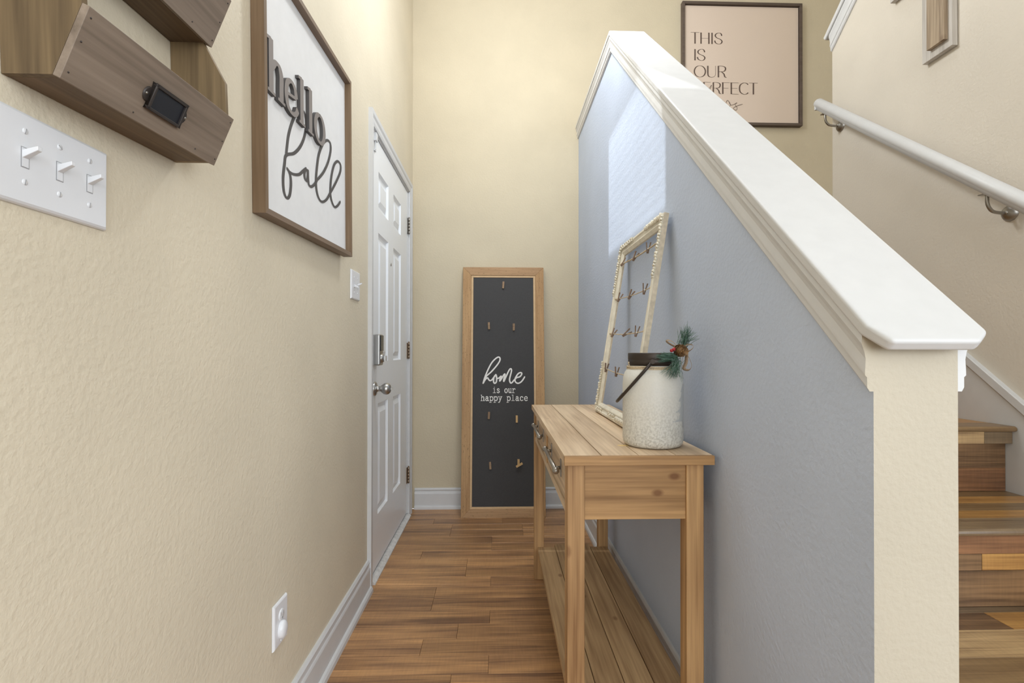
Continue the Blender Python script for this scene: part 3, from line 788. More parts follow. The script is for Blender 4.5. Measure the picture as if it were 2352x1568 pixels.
m.tube(smooth_path([(JX - 0.066, JY - 0.012, TZ + 0.213), (JX - 0.070, JY - 0.016, TZ + 0.222), (JX - 0.071, JY - 0.02, TZ + 0.226)], 4), 0.0018, 5)
m.build('twine', M['twine'], jar)
ax = Vector((-0.30, -0.954, 0)).normalized(); sd = Vector((-0.954, 0.30, 0)).normalized()
J = Vector((JX, JY, 0))
P1 = J + ax * 0.0735 + Vector((0, 0, TZ + 0.2285)); P2 = J - ax * 0.0735 + Vector((0, 0, TZ + 0.2285))
m = MB(); pts = []
for j in range(25):
    a = math.pi * j / 24
    h = math.sin(a) ** 0.75
    pts.append(J + ax * 0.0735 * math.cos(a) * (1 + 0.12 * math.sin(a)) + sd * 0.095 * h + Vector((0, 0, TZ + 0.2285 - 0.112 * h)))
m.tube(pts, 0.0042, 8)
m.build('bail_handle', M['darkmetal'], jar)
for p, s in ((P1, 1), (P2, -1)):
    m = MB()
    q = p - ax * s * 0.0085
    m.tube([q, p + ax * s * 0.006], 0.0065, 10); m.tube([p + ax * s * 0.006, p + ax * s * 0.009], 0.0042, 8)
    m.build('pivot', M['darkmetal'], jar)
# tree decal wrapped round the right side of the jar
m = MB()
tree = [(0, 0.155)]
lv = [(0.150, 0.004), (0.128, 0.020), (0.132, 0.009), (0.104, 0.030), (0.108, 0.015), (0.076, 0.042), (0.080, 0.022), (0.052, 0.052), (0.050, 0.006), (0.034, 0.006)]
a0 = math.radians(-32)
for i in range(len(lv) - 1):
    (za, wa), (zb, wb) = lv[i], lv[i + 1]
    if zb > za: continue
    n = 8; vs = []
    for (zz, ww) in ((za, wa), (zb, wb)):
        for j in range(n + 1):
            a = a0 + (ww / 0.08) * (2 * j / n - 1)
            vs.append((JX + 0.0804 * math.cos(a), JY + 0.0804 * math.sin(a), TZ + 0.02 + zz))
    m.add(vs, [(j, j + 1, n + 2 + j, n + 1 + j) for j in range(n)])
m.build('tree_decal', M['decal'], jar)
# the sprig tied to the lid
SC = Vector((0.468, 1.285, 1.058))
sp = bpy.data.objects.new('pine_sprig', None); COL.objects.link(sp); sp.parent = jar; sp.location = SC - Vector((JX, JY, TZ + 0.0008)); WORLD[sp.name] = SC.copy()
sp['label'] = 'artificial pine sprig with cone, berries and bow'
rnd = random.Random(3)
def needles(base, tips, count, mats, spread, base_spread=0.006):
    for mat in mats:
        m = MB()
        for _ in range(count):
            w = [rnd.random() ** 1.3 for _ in tips]; s = sum(w)
            tip = sum((Vector(t) * (q / s) for t, q in zip(tips, w)), Vector())
            if rnd.random() < 0.5: tip = Vector(rnd.choice(tips))
            tip += Vector((rnd.gauss(0, spread), rnd.gauss(0, spread * 1.6), rnd.gauss(0, spread)))
            b = Vector(base) + Vector((rnd.gauss(0, base_spread), rnd.gauss(0, base_spread), rnd.gauss(0, base_spread)))
            midp = (b + tip) / 2 + Vector((0, 0, 0.003 * rnd.random()))
            m.tube([b, midp, tip], [0.0005, 0.0006, 0.00025], 3, caps=False)
        tag(m.build('needles', mat, sp), kind='stuff')
needles((0.484, 1.290, 1.070), [(0.522, 1.275, 1.092), (0.507, 1.28, 1.112), (0.492, 1.285, 1.118), (0.476, 1.29, 1.112)], 42, (M['needle'], M['needle2']), 0.005)
needles((0.462, 1.275, 1.036), [(0.410, 1.27, 1.042), (0.415, 1.265, 1.030), (0.424, 1.262, 1.047), (0.440, 1.262, 1.050)], 44, (M['needle'], M['needle2']), 0.004)
needles((0.464, 1.272, 1.028), [(0.416, 1.262, 1.000), (0.430, 1.258, 0.990), (0.452, 1.258, 0.985), (0.470, 1.258, 0.986), (0.474, 1.26, 1.0)], 40, (M['needle'], M['needle2']), 0.004)
m = MB()
cc = Vector((0.470, 1.270, 1.057)); axis = Vector((0.55, -0.80, -0.22)).normalized()
q = axis.to_track_quat('Z', 'Y').to_matrix()
m.ball(cc, 0.010, 10, 8)
for i in range(64):                                               # scales on a golden-angle spiral
    f = (i + 0.5) / 64
    h = -0.016 + 0.031 * f
    rr = 0.0165 * math.sin(math.pi * min(0.94, 0.18 + 0.74 * f)) ** 0.7
    a = i * 2.39996 + rnd.gauss(0, 0.08)
    d = Vector((math.cos(a), math.sin(a), 0)); sdir = Vector((-math.sin(a), math.cos(a), 0)); up = Vector((0, 0, 1))
    w = 0.0046 * (0.7 + 0.5 * rr / 0.0165); lf = 0.0035 + 0.004 * f
    root = d * rr * 0.35 + up * (h - 0.003); mid_ = d * rr * 0.8 + up * (h + lf * 0.35); tip = d * rr * 1.02 + up * (h + lf)
    pts = [root - sdir * w * 0.4, root + sdir * w * 0.4, mid_ + sdir * w, mid_ - sdir * w, tip + sdir * w * 0.5, tip - sdir * w * 0.5, mid_ - up * 0.0016 - d * 0.001]
    m.add([cc + q @ p for p in pts], [(0, 1, 2, 3), (3, 2, 4, 5), (0, 6, 1), (1, 6, 2), (0, 3, 6), (2, 6, 4), (3, 5, 6), (4, 6, 5)])
m.build('pinecone', M['cone'], sp)
for off in ((0.4478, 1.268, 1.0565), (0.4525, 1.264, 1.060)):
    m = MB(); m.ball(off, 0.0045, 12, 8); m.build('berry', M['berry'], sp)
m = MB()
def strip(pts, w):
    P = smooth_path(pts, 6); vs = []
    for i, p in enumerate(P):
        t = (P[min(i + 1, len(P) - 1)] - P[max(i - 1, 0)]).normalized()
        s = t.cross(Vector((0.25, -1, 0.2)).normalized())
        s = (s * 0.35 + Vector((0, -1, 0)) * 0.8); s = (s - t * s.dot(t)).normalized()
        vs += [p + s * w, p - s * w]
    k = len(P)
    m.add(vs, [(2 * i, 2 * i + 1, 2 * i + 3, 2 * i + 2) for i in range(k - 1)], 0, True)
strip([(0.472, 1.285, 1.062), (0.452, 1.285, 1.072), (0.441, 1.285, 1.080), (0.445, 1.283, 1.084), (0.458, 1.283, 1.078), (0.472, 1.285, 1.064)], 0.0035)
strip([(0.476, 1.285, 1.062), (0.492, 1.283, 1.072), (0.507, 1.282, 1.072), (0.509, 1.28, 1.064), (0.497, 1.28, 1.055), (0.480, 1.283, 1.058)], 0.0045)
strip([(0.482, 1.284, 1.058), (0.497, 1.28, 1.040), (0.504, 1.278, 1.018), (0.496, 1.276, 1.006), (0.482, 1.276, 1.010), (0.489, 1.278, 1.026), (0.492, 1.282, 1.050)], 0.0055)
strip([(0.478, 1.284, 1.055), (0.481, 1.28, 1.040), (0.477, 1.278, 1.024), (0.480, 1.276, 1.012)], 0.005)
o = m.build('bow', M['ribbon'], sp); sol = o.modifiers.new('thick', 'SOLIDIFY'); sol.thickness = 0.0008

# ------------------------------------------------------------------ ornate white frame with twine lines, leaning on the wall
FO = Vector((0.430, 2.055, TZ + 0.0012))
u, v, n = axes_from((0, -1, 0), (-0.696, 0, 0.110))
pf = thing('string_photo_frame', 'ornate cream photo frame strung with twine, leaning on the grey-blue wall', 'photo frame', FO, None, (u, v, n))
U0, U1, V1, FT = -0.030, 0.511, 0.695, 0.019
RW = 0.040
def rail_prof(m, L, flip, along, fixed0):
    pass
def frame_rail(p0, p1, inward, name='frame_rail'):
    """moulded rail from p0 to p1 (outer corners, local u-v), mitred, INWARD unit vector"""
    prof = [(0, 0), (0, FT - 0.003), (0.003, FT), (0.009, FT), (0.012, FT - 0.004), (0.022, FT - 0.007), (0.025, FT - 0.0035), (0.029, FT - 0.0035), (RW - 0.004, FT - 0.009), (RW, FT - 0.012), (RW, 0)]
    p0, p1, iw = Vector(p0), Vector(p1), Vector(inward)
    d = (p1 - p0).normalized(); m = MB(); vs = []
    for p, s in ((p0, 1), (p1, -1)):
        for a, h in prof: q = p + iw * a + d * s * a; vs.append((q.x, q.y, h))
    k = len(prof)
    m.add(vs, [(j, (j + 1) % k, k + (j + 1) % k, k + j) for j in range(k)], 0); m.add(vs[:k], [tuple(range(k))]); m.add(vs[k:], [tuple(range(k))])
    o = m.build(name, [M['antique'], M['antique_side']], pf, local=True)
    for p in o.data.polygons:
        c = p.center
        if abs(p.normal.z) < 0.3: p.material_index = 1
    return o
frame_rail((U0, 0), (U1, 0), (0, 1)); frame_rail((U0, V1), (U1, V1), (0, -1)); frame_rail((U0, 0), (U0, V1), (1, 0)); frame_rail((U1, 0), (U1, V1), (-1, 0))
rnd = random.Random(11)
def carving(path, nper):
    m = MB()
    for (a, b) in path:
        a, b = Vector((*a, 0)), Vector((*b, 0)); L = (b - a).length; cnt = int(L * nper)
        nn = Vector((-(b - a).y, (b - a).x, 0)).normalized()
        for i in range(cnt):
            t = (i + 0.5) / cnt; p = a + (b - a) * t
            sc = 0.75 + 0.5 * abs(math.sin(i * 1.7)) * (1 - 0.5 * t)
            dirn = math.atan2((b - a).y, (b - a).x)
            h = FT + 0.0005 + 0.0015 * math.sin(i * 2.1)
            for side in (-1, 1):
                ang = dirn + side * (0.75 + 0.25 * math.sin(i * 1.3))
                c = p + nn * side * 0.0042
                R = Matrix.Translation((c.x, c.y, h)) @ Matrix.Rotation(ang, 4, 'Z') @ Matrix.Diagonal((0.0075 * sc, 0.0030 * sc, 0.0042, 1))
                m.lathe([(math.sin(math.pi * q / 6) if 0 < q < 6 else 1e-4, -math.cos(math.pi * q / 6)) for q in range(7)], 8, R)
            if i % 3 == 0: m.ball((p.x, p.y, h + 0.002), 0.0042 * sc, 8, 6)
    m.build('carved_ornament', M['antique'], pf, local=True)
e = 0.007
carving([((U0 + e, V1 - e), (U0 + 0.19, V1 - e)), ((U0 + e, V1 - e), (U0 + e, V1 - 0.21))], 105)
carving([((U1 - e, V1 - e), (U1 - 0.19, V1 - e)), ((U1 - e, V1 - e), (U1 - e, V1 - 0.21))], 105)
g = 0.0155
carving([((U0 + e, g), (U0 + 0.12, g)), ((U0 + e, g), (U0 + e, 0.21))], 105)
carving([((U1 - e, g), (U1 - 0.19, g)), ((U1 - e, g), (U1 - e, 0.21))], 105)
carving([((0.205, g), (0.30, g))], 105)
lines = [((0.006, 0.617), (0.480, 0.606)), ((0.006, 0.471), (0.480, 0.460)), ((0.006, 0.327), (0.480, 0.319)), ((0.006, 0.183), (0.480, 0.172))]
def twine_pt(i, t):
    a, b = lines[i]
    sag = -0.006 * math.sin(math.pi * t)
    return Vector((a[0] + (b[0] - a[0]) * t, a[1] + (b[1] - a[1]) * t + sag, FT - 0.006))
for i in range(4):
    m = MB()
    P = [twine_pt(i, j / 24) + Vector((0, 0.0004 * math.sin(j * 2.3), 0)) for j in range(25)]
    m.tube(P, 0.0019 if i else 0.0028, 6)
    for j in (0, 24): m.ball(P[j], 0.0045, 8, 6)
    m.build('twine', M['twine'], pf, local=True)
# clothespin meshes: two arms and a spring
def pin_mesh(L, open_=0.17, mat='clip_frame', w=0.0060, thick=0.0049):
    bm_ = MB()
    for s in (-1, 1):
        c, sn = math.cos(s * open_), math.sin(s * open_)
        hw = thick / 2
        # arm, jaws at the bottom (pinching), legs spread at the top; local x across, y up, z depth
        pr = [(s * 0.0002, -L * 0.42), (s * thick, -L * 0.42), (s * thick * 1.15, 0.0), (s * thick * 0.9, L * 0.55), (s * 0.0002, L * 0.55)]
        pr = [(x * c + yy * sn * (1 if yy > 0 else 0.25), yy) for x, yy in pr]
        if s > 0: pr = pr[::-1]
        bm_.prism(pr, 'Z', -w / 2, w / 2)
    return bm_
def make_pin(name_mats, L, openness):
    m = pin_mesh(L, openness)
    root = m.build('clothespin', name_mats, None)
    s = MB(); s.tube([(0, -0.002, -0.0055), (0, -0.002, 0.0055)], 0.0021, 8); s.tube([(0.004, 0.002, 0.0028), (0.0, -0.0005, 0.0045), (-0.004, 0.002, 0.0028)], 0.0006, 5)
    sp_ = s.build('spring', M['spring'], root, local=True)
    return root, sp_
proto, proto_s = make_pin(M['clip_frame'], 0.038, 0.24)
spots = [(0, 0.09, 'first', -0.55), (0, 0.45, 'second', -0.35), (0, 0.79, 'third', 0.05), (1, 0.14, 'first', -0.25), (1, 0.50, 'second', -0.35), (1, 0.865, 'third', 0.0),
         (2, 0.12, 'first', -0.35), (2, 0.55, 'second', -0.8), (2, 0.83, 'third', -0.05), (3, 0.06, 'first', -0.05), (3, 0.44, 'second', 0.0)]
rown = ['top', 'second', 'third', 'lowest']
FM = pf.matrix_world.copy()
for k, (i, t, ordn, rot) in enumerate(spots):
    if k == 0: r, s = proto, proto_s
    else:
        r = proto.copy(); COL.objects.link(r)
        s = proto_s.copy(); COL.objects.link(s); s.parent = r
    p = twine_pt(i, t) + Vector((0, 0.002, 0.001))
    r.matrix_world = FM @ Matrix.Translation(p) @ Matrix.Rotation(math.pi / 2 + 0.3 * math.sin(k * 2.2), 4, 'Y') @ Matrix.Rotation(rot, 4, 'Z')
    where = {'first': 'nearest the carved far stile', 'second': 'in the middle', 'third': 'nearest the jar-side stile'}[ordn]
    if i == 3 and ordn == 'second': where = 'just beside the frosted jar'
    tag(r, 'small clothespin on the frame\'s %s twine, %s' % (rown[i], where), 'clothespin', "clothespins on the frame's twine")

# ------------------------------------------------------------------ tall board leaning at the end of the hall
u, v, n = axes_from((1, 0, 0), (0, -0.994, 0.1095))
board = thing('letter_board', 'tall oak-framed charcoal board lettered home is our happy place, leaning on the back wall', 'sign', (-0.2255, 3.1443, 0.0005), None, (u, v, n))
BW, BH, BT = 0.535, 1.617, 0.028
def L_box(name, lo, hi, mat, parent, bevel=0.001):
    m = MB(); m.box(lo, hi); return m.build(name, mat, parent, bevel, 2, local=True)
def L_mitre(name, outer, width, z0, z1, mats, parent, bevel=0.0012):
    """four mitred rails round the rectangle outer=(u0,v0,u1,v1)"""
    a, b, c, d = outer; w = width
    quads = [[(a, b), (c, b), (c - w, b + w), (a + w, b + w)], [(a + w, d - w), (c - w, d - w), (c, d), (a, d)], [(a, b), (a + w, b + w), (a + w, d - w), (a, d)], [(c - w, b + w), (c, b), (c, d), (c - w, d - w)]]
    for i, qd in enumerate(quads):
        m = MB(); m.prism(qd, 'Z', z0, z1); m.build(name, mats[0] if i < 2 else mats[1], parent, bevel, 2, local=True)
L_mitre('frame_rail', (0, 0, BW, BH), 0.055, -BT, 0, (M['oak_u'], M['oak_v']), board)
L_mitre('inner_lip', (0.0552, 0.0552, BW - 0.0552, BH - 0.0552), 0.0135, -BT + 0.002, -0.004, (M['oak_lip'], M['oak_lip']), board)
L_box('panel', (0.06, 0.06, -0.022), (BW - 0.06, BH - 0.06, -0.008), M['chalk'], board, 0)
home = {'h': [(0.1392, 0.8468), (0.1506, 0.8857), (0.1706, 0.9348), (0.1936, 0.9783), (0.2167, 1.0045), (0.2369, 1.0176), (0.248, 1.0118), (0.248, 0.9958), (0.237, 0.9755), (0.2168, 0.9493), (0.1908, 0.9204), (0.1621, 0.8944), (0.1506, 0.8713), (0.1392, 0.8468), (0.1506, 0.867), (0.1607, 0.8785), (0.1693, 0.8814), (0.1751, 0.8713), (0.1838, 0.8641), (0.1953, 0.8684), (0.2068, 0.8828), (0.2169, 0.8987)],
        'o': [(0.2212, 0.903), (0.2111, 0.8886), (0.2068, 0.8684), (0.2083, 0.8525), (0.2155, 0.8468), (0.2242, 0.854), (0.227, 0.8712), (0.2255, 0.8943), (0.2212, 0.903), (0.2284, 0.8813), (0.24, 0.8799), (0.2544, 0.8929)],
        'm': [(0.2573, 0.8929), (0.2492, 0.8741), (0.2472, 0.8611), (0.2573, 0.8741), (0.2718, 0.8987), (0.2799, 0.9073), (0.281, 0.8987), (0.2746, 0.877), (0.2732, 0.8583), (0.2862, 0.8857), (0.3007, 0.9175), (0.3123, 0.9377), (0.321, 0.9406), (0.3239, 0.9291), (0.318, 0.903), (0.3116, 0.877), (0.3122, 0.8597), (0.3194, 0.8481), (0.3295, 0.8539), (0.3411, 0.8683), (0.3585, 0.8842)],
        'e': [(0.3585, 0.8842), (0.3759, 0.8885), (0.3875, 0.9001), (0.3904, 0.9117), (0.3818, 0.916), (0.3672, 0.9088), (0.3527, 0.8885), (0.3463, 0.8712), (0.3497, 0.8553), (0.3641, 0.8467), (0.3815, 0.8524), (0.396, 0.8668), (0.4092, 0.8885)]}
DU = -0.0034
m = MB()
for key in home: ribbon(m, [(a + DU, b) for a, b in home[key]], 0.0046, 0.0046, -0.0074, -0.0074)
tag(m.build('lettering', M['print_white'], board, local=True), 'white brush script word home')
def ell(cx, cy, rx, ry, n=14): return [(cx + rx * math.cos(2 * math.pi * j / n + 1.57), cy + ry * math.sin(2 * math.pi * j / n + 1.57)) for j in range(n + 1)]
SLAB = {'h': [(0, [(.2, 0), (.2, 1.38)]), (0, [(.05, 1.38), (.2, 1.38)]), (1, [(.2, .7), (.35, .93), (.55, 1), (.72, .88), (.75, .65), (.75, 0)]), (0, [(.03, 0), (.38, 0)]), (0, [(.6, 0), (.95, 0)])],
        'a': [(1, [(.2, .82), (.35, .99), (.55, .99), (.68, .82), (.68, .5), (.69, .12), (.78, 0), (.92, .02)]), (1, [(.68, .58), (.4, .58), (.18, .44), (.16, .2), (.32, .01), (.52, .04), (.68, .22)])],
        'p': [(0, [(.2, 1), (.2, -.4)]), (0, [(.05, 1), (.2, 1)]), (0, [(.03, -.4), (.45, -.4)]), (1, [(.2, .72), (.38, .97), (.65, .97), (.87, .72), (.87, .32), (.66, .02), (.4, .02), (.2, .26)])],
        'y': [(0, [(.17, 1), (.5, .05)]), (1, [(.83, 1), (.52, .1), (.38, -.28), (.25, -.4), (.08, -.38)]), (0, [(.02, 1), (.36, 1)]), (0, [(.64, 1), (.98, 1)])],
        'l': [(0, [(.5, 0), (.5, 1.38)]), (0, [(.25, 1.38), (.5, 1.38)]), (0, [(.15, 0), (.85, 0)])],
        'c': [(1, [(.8, .72), (.72, .93), (.5, 1), (.24, .84), (.15, .5), (.26, .12), (.53, 0), (.84, .16)])],
        'e': [(0, [(.15, .52), (.85, .52)]), (1, [(.85, .52), (.78, .84), (.52, 1), (.24, .84), (.15, .5), (.28, .1), (.56, 0), (.86, .14)])],
        'i': [(0, [(.25, 1), (.5, 1)]), (0, [(.5, 1), (.5, 0)]), (0, [(.15, 0), (.85, 0)]), (0, [(.46, 1.36), (.50, 1.36)])],
        's': [(1, [(.78, .8), (.6, .98), (.36, .98), (.22, .78), (.36, .58), (.64, .45), (.79, .24), (.62, .02), (.36, .02), (.18, .2)])],
        'o': [(1, ell(.5, .5, .36, .5))],
        'u': [(0, [(.04, 1), (.22, 1)]), (1, [(.22, 1), (.22, .35), (.32, .05), (.54, .02), (.74, .25)]), (0, [(.76, 1), (.76, 0)]), (0, [(.58, 1), (.76, 1)]), (0, [(.76, 0), (.95, 0)])],
        'r': [(0, [(.06, 1), (.3, 1)]), (0, [(.3, 1), (.3, 0)]), (0, [(.08, 0), (.62, 0)]), (1, [(.3, .62), (.48, .92), (.7, 1), (.88, .86)])]}
def slab_text(s, x, yb, adv, xh, nib, parent, z, mat, label):
    m = MB()
    for ch in s:
        for sm_, pts in SLAB.get(ch, []): ribbon(m, [(x + p * adv * 0.92, yb + q * xh) for p, q in pts], nib, nib, z, z, bool(sm_))
        x += adv
    tag(m.build('lettering', mat, parent, local=True), label)
slab_text('is our', 0.2030 + DU - 0.002, 0.7855, 0.0252, 0.0262, 0.0026, board, -0.0074, M['print_white'], 'white print is our')
slab_text('happy place', 0.1250 + DU, 0.7345, 0.0279, 0.0262, 0.0026, board, -0.0074, M['print_white'], 'white print happy place')
def peg(u0, v0, rot, mat, lift=0.0):
    m = MB()
    m.box((-0.0068, -0.023, 0.0), (0.0068, 0.023, 0.006)); m.box((-0.0066, -0.023, 0.0072), (0.0066, 0.004, 0.0115)); m.box((-0.0066, 0.006, 0.0085), (0.0066, 0.023, 0.0125)); m.box((-0.0075, 0.0035, 0.001), (0.0075, 0.0062, 0.0128))
    R = Matrix.Translation((u0 + DU, v0, -0.008 + lift)) @ Matrix.Rotation(rot, 4, 'Z')
    m.v = [tuple(R @ Vector(p)) for p in m.v]
    return m.build('clothespin', mat, board, 0.0006, 1, local=True)
for a, b, r, mt in ((0.270, 1.497, -0.06, 'clip_dark'), (0.176, 1.223, 0.04, 'clip_dark'), (0.339, 1.215, 0, 'clip_dark'), (0.178, 0.640, -0.05, 'clip_dark'), (0.357, 0.617, 0.0, 'clip_pale'), (0.187, 0.324, 0.06, 'clip_dark'), (0.367, 0.340, -0.02, 'clip_pale')): peg(a, b, r, M[mt])
tag(peg(0.372, 0.328, -1.05, M['clip_pale'], 0.013), 'pale clothespin clipped slantwise across another')

# ------------------------------------------------------------------ HELLO FALL sign on the left wall
u, v, n = axes_from((0.0153, 1, 0.03), (1, -0.0153, 0))
sign = thing('hello_fall_sign', 'square white wall sign reading hello fall in brown wooden frame', 'sign', (XL + 0.0005, 1.171, 1.374), None, (u, v, n))
SWd, SHt, SD = 0.656, 0.628, 0.0315
L_mitre('frame_rail', (0, 0, SWd, SHt), 0.014, 0, SD, (M['sign_frame_y'], M['sign_frame_v']), sign, 0.0008)
L_box('panel', (0.012, 0.012, 0.004), (SWd - 0.012, SHt - 0.012, 0.0115), M['sign_white'], sign, 0)
m = MB()
fall = [[(0.1556, 0.1874), (0.161, 0.2112), (0.171, 0.2454), (0.1913, 0.2845), (0.2206, 0.3237), (0.2525, 0.349), (0.2771, 0.3518), (0.2876, 0.3348), (0.2871, 0.3114), (0.2714, 0.2754), (0.2423, 0.2399), (0.2031, 0.2096), (0.1556, 0.1874), (0.1447, 0.16), (0.1357, 0.1212), (0.1398, 0.0894), (0.1569, 0.0767), (0.1749, 0.0902), (0.1828, 0.1203), (0.1796, 0.141), (0.169, 0.1514), (0.1585, 0.1547)],
        [(0.1585, 0.1547), (0.1762, 0.1507), (0.202, 0.1528), (0.2368, 0.1639), (0.2654, 0.1829), (0.2865, 0.1964)],
        [(0.2975, 0.195), (0.2821, 0.1907), (0.2735, 0.1773), (0.2774, 0.1653), (0.2883, 0.1626), (0.2962, 0.1745), (0.2984, 0.1953), (0.3004, 0.1691), (0.3071, 0.1559), (0.3229, 0.1555), (0.3477, 0.1697), (0.3714, 0.191)],
        [(0.3714, 0.191), (0.4211, 0.2282), (0.4635, 0.2736), (0.4892, 0.3185), (0.4875, 0.3444), (0.4596, 0.3438), (0.4229, 0.3198), (0.3875, 0.2761), (0.3704, 0.233), (0.36, 0.1839), (0.366, 0.1541), (0.3847, 0.1363), (0.4112, 0.1344), (0.4484, 0.1517), (0.4855, 0.1845), (0.5408, 0.2355), (0.5837, 0.2827), (0.5879, 0.3082), (0.56, 0.3114), (0.5245, 0.2887), (0.4977, 0.2453), (0.4834, 0.1915), (0.4939, 0.162), (0.5217, 0.1474), (0.5511, 0.1576), (0.5817, 0.1796)]]
for s in fall: ribbon(m, s, 0.0074, 0.0034, 0.0119, 0.0119)
tag(m.build('script_lettering', M['print_dark'], sign, local=True), 'charcoal script word fall')
ZL0, ZL1 = 0.0115, 0.0215
def letter(strokes):
    m = MB()
    for sm_, a, b, pts in strokes: ribbon(m, pts, a, b, ZL0, ZL1, sm_, False)
    m.build('letter', [M['letter_face'], M['print_dark']], sign, local=True)
BLv = 0.3045
def stem(x, top, foot=0.011): return [(0, 0.0115, 0.0115, [(x, BLv - 0.001), (x, top)]), (0, 0.012, 0.0035, [(x - 0.018, BLv), (x + 0.022, BLv)]), (0, 0.010, 0.0035, [(x - 0.022, top - 0.006), (x + 0.0, top - 0.002)])]
letter(stem(0.055, 0.432) + [(1, 0.0115, 0.005, [(0.058, 0.362), (0.078, 0.384), (0.098, 0.385), (0.110, 0.366), (0.110, 0.335), (0.110, BLv)]), (0, 0.012, 0.0035, [(0.091, BLv), (0.131, BLv)])])
letter([(0, 0.003, 0.004, [(0.140, 0.3435), (0.200, 0.3535)]), (1, 0.0105, 0.0048, [(0.200, 0.3535), (0.192, 0.375), (0.170, 0.385), (0.146, 0.372), (0.138, 0.342), (0.148, 0.313), (0.174, 0.3035), (0.197, 0.312), (0.209, 0.328)])])
letter(stem(0.238, 0.428))
letter(stem(0.300, 0.428))
letter([(1, 0.0110, 0.0048, ell(0.372, 0.343, 0.036, 0.041, 18))])

# ------------------------------------------------------------------ picture on the stair landing wall
art = thing('framed_quote_print', 'framed blush quote print hanging above the stairs beyond the white cap', 'picture', (1.2497, YB - 0.0005, 2.5836), None, axes_from((0.99998, 0, 0.0), (0, -1, 0)))
AW, AH, AD = 0.8246, 0.834, 0.035
L_mitre('frame_rail', (0, 0, AW, AH), 0.017, 0, AD, (M['art_frame'], M['art_frame']), art, 0.001)
L_box('print_panel', (0.021, 0.021, 0.006), (AW - 0.021, AH - 0.021, 0.0195), M['art_paper'], art, 0)
L_box('backing', (0.012, 0.012, 0.001), (AW - 0.012, AH - 0.012, 0.0058), M['print_dark'], art, 0)
TK, TN = 0.0048, 0.0010
CAPS = {'T': [(0, 0, [(0, 1), (1, 1)]), (0, 1, [(.5, 1), (.5, 0)])], 'H': [(0, 1, [(.09, 0), (.09, 1)]), (0, 1, [(.91, 0), (.91, 1)]), (0, 0, [(.09, .5), (.91, .5)])], 'I': [(0, 1, [(.5, 0), (.5, 1)])],
        'S': [(1, 2, [(.92, .74), (.82, .93), (.55, 1), (.2, .9), (.1, .72), (.3, .56), (.75, .42), (.95, .24), (.8, .05), (.5, 0), (.15, .1), (.02, .3)])],
        'O': [(1, 2, ell(.5, .5, .47, .5, 20))], 'U': [(0, 1, [(.09, 1), (.09, .34)]), (1, 2, [(.09, .36), (.13, .15), (.3, .03), (.52, 0)]), (1, 0, [(.5, 0), (.74, .04), (.91, .18), (.95, .4), (.95, .7), (.95, 1)])],
        'R': [(0, 1, [(.12, 0), (.12, 1)]), (1, 2, [(.12, 1), (.5, 1), (.82, .9), (.86, .7), (.7, .54), (.35, .5), (.12, .5)]), (1, 2, [(.45, .5), (.7, .3), (.8, .06), (.98, 0)])],
        'P': [(0, 1, [(.12, 0), (.12, 1)]), (1, 2, [(.12, 1), (.5, 1), (.88, .9), (.92, .72), (.8, .54), (.35, .48), (.12, .48)])],
        'E': [(0, 1, [(.12, 0), (.12, 1)]), (0, 0, [(.0, 1), (1, 1)]), (0, 0, [(.12, .5), (.85, .5)]), (0, 0, [(.12, 0), (1, 0)])], 'F': [(0, 1, [(.12, 0), (.12, 1)]), (0, 0, [(0, 1), (1, 1)]), (0, 0, [(.12, .5), (.85, .5)])],
        'C': [(1, 2, [(.98, .85), (.8, .97), (.5, 1), (.15, .82), (.06, .5), (.15, .18), (.5, 0), (.8, .03), (.98, .15)])]}
def caps_word(word, spans, z1, z0, label):
    m = MB()
    for ch, (xa, xb) in zip(word, spans):
        for sm_, nib, pts in CAPS[ch]:
            a, b = {0: (TN, TN), 1: (TK, TK), 2: (TK * 0.92, TN)}[nib]
            ribbon(m, [(xa + p * (xb - xa) - 1.2497, z0 + q * (z1 - z0) - 2.5836) for p, q in pts], a, b, 0.0201, 0.0201, bool(sm_), False)
    tag(m.build('lettering', M['art_ink'], art, local=True), label)
caps_word('THIS', [(1.3104, 1.370), (1.3755, 1.4415), (1.451, 1.463), (1.474, 1.5284)], 3.2135, 3.137, 'brown capitals THIS')
caps_word('IS', [(1.3341, 1.3459), (1.3545, 1.4104)], 3.100, 3.023, 'brown capitals IS')
caps_word('OUR', [(1.333, 1.4135), (1.4221, 1.4840), (1.4925, 1.5575)], 2.9875, 2.910, 'brown capitals OUR')
caps_word('PERFECT', [(1.327, 1.382), (1.395, 1.4470), (1.4580, 1.5205), (1.5240, 1.5773), (1.5820, 1.6395), (1.6418, 1.7066), (1.7114, 1.7712)], 2.8755, 2.798, 'brown capitals PERFECT')
m = MB()
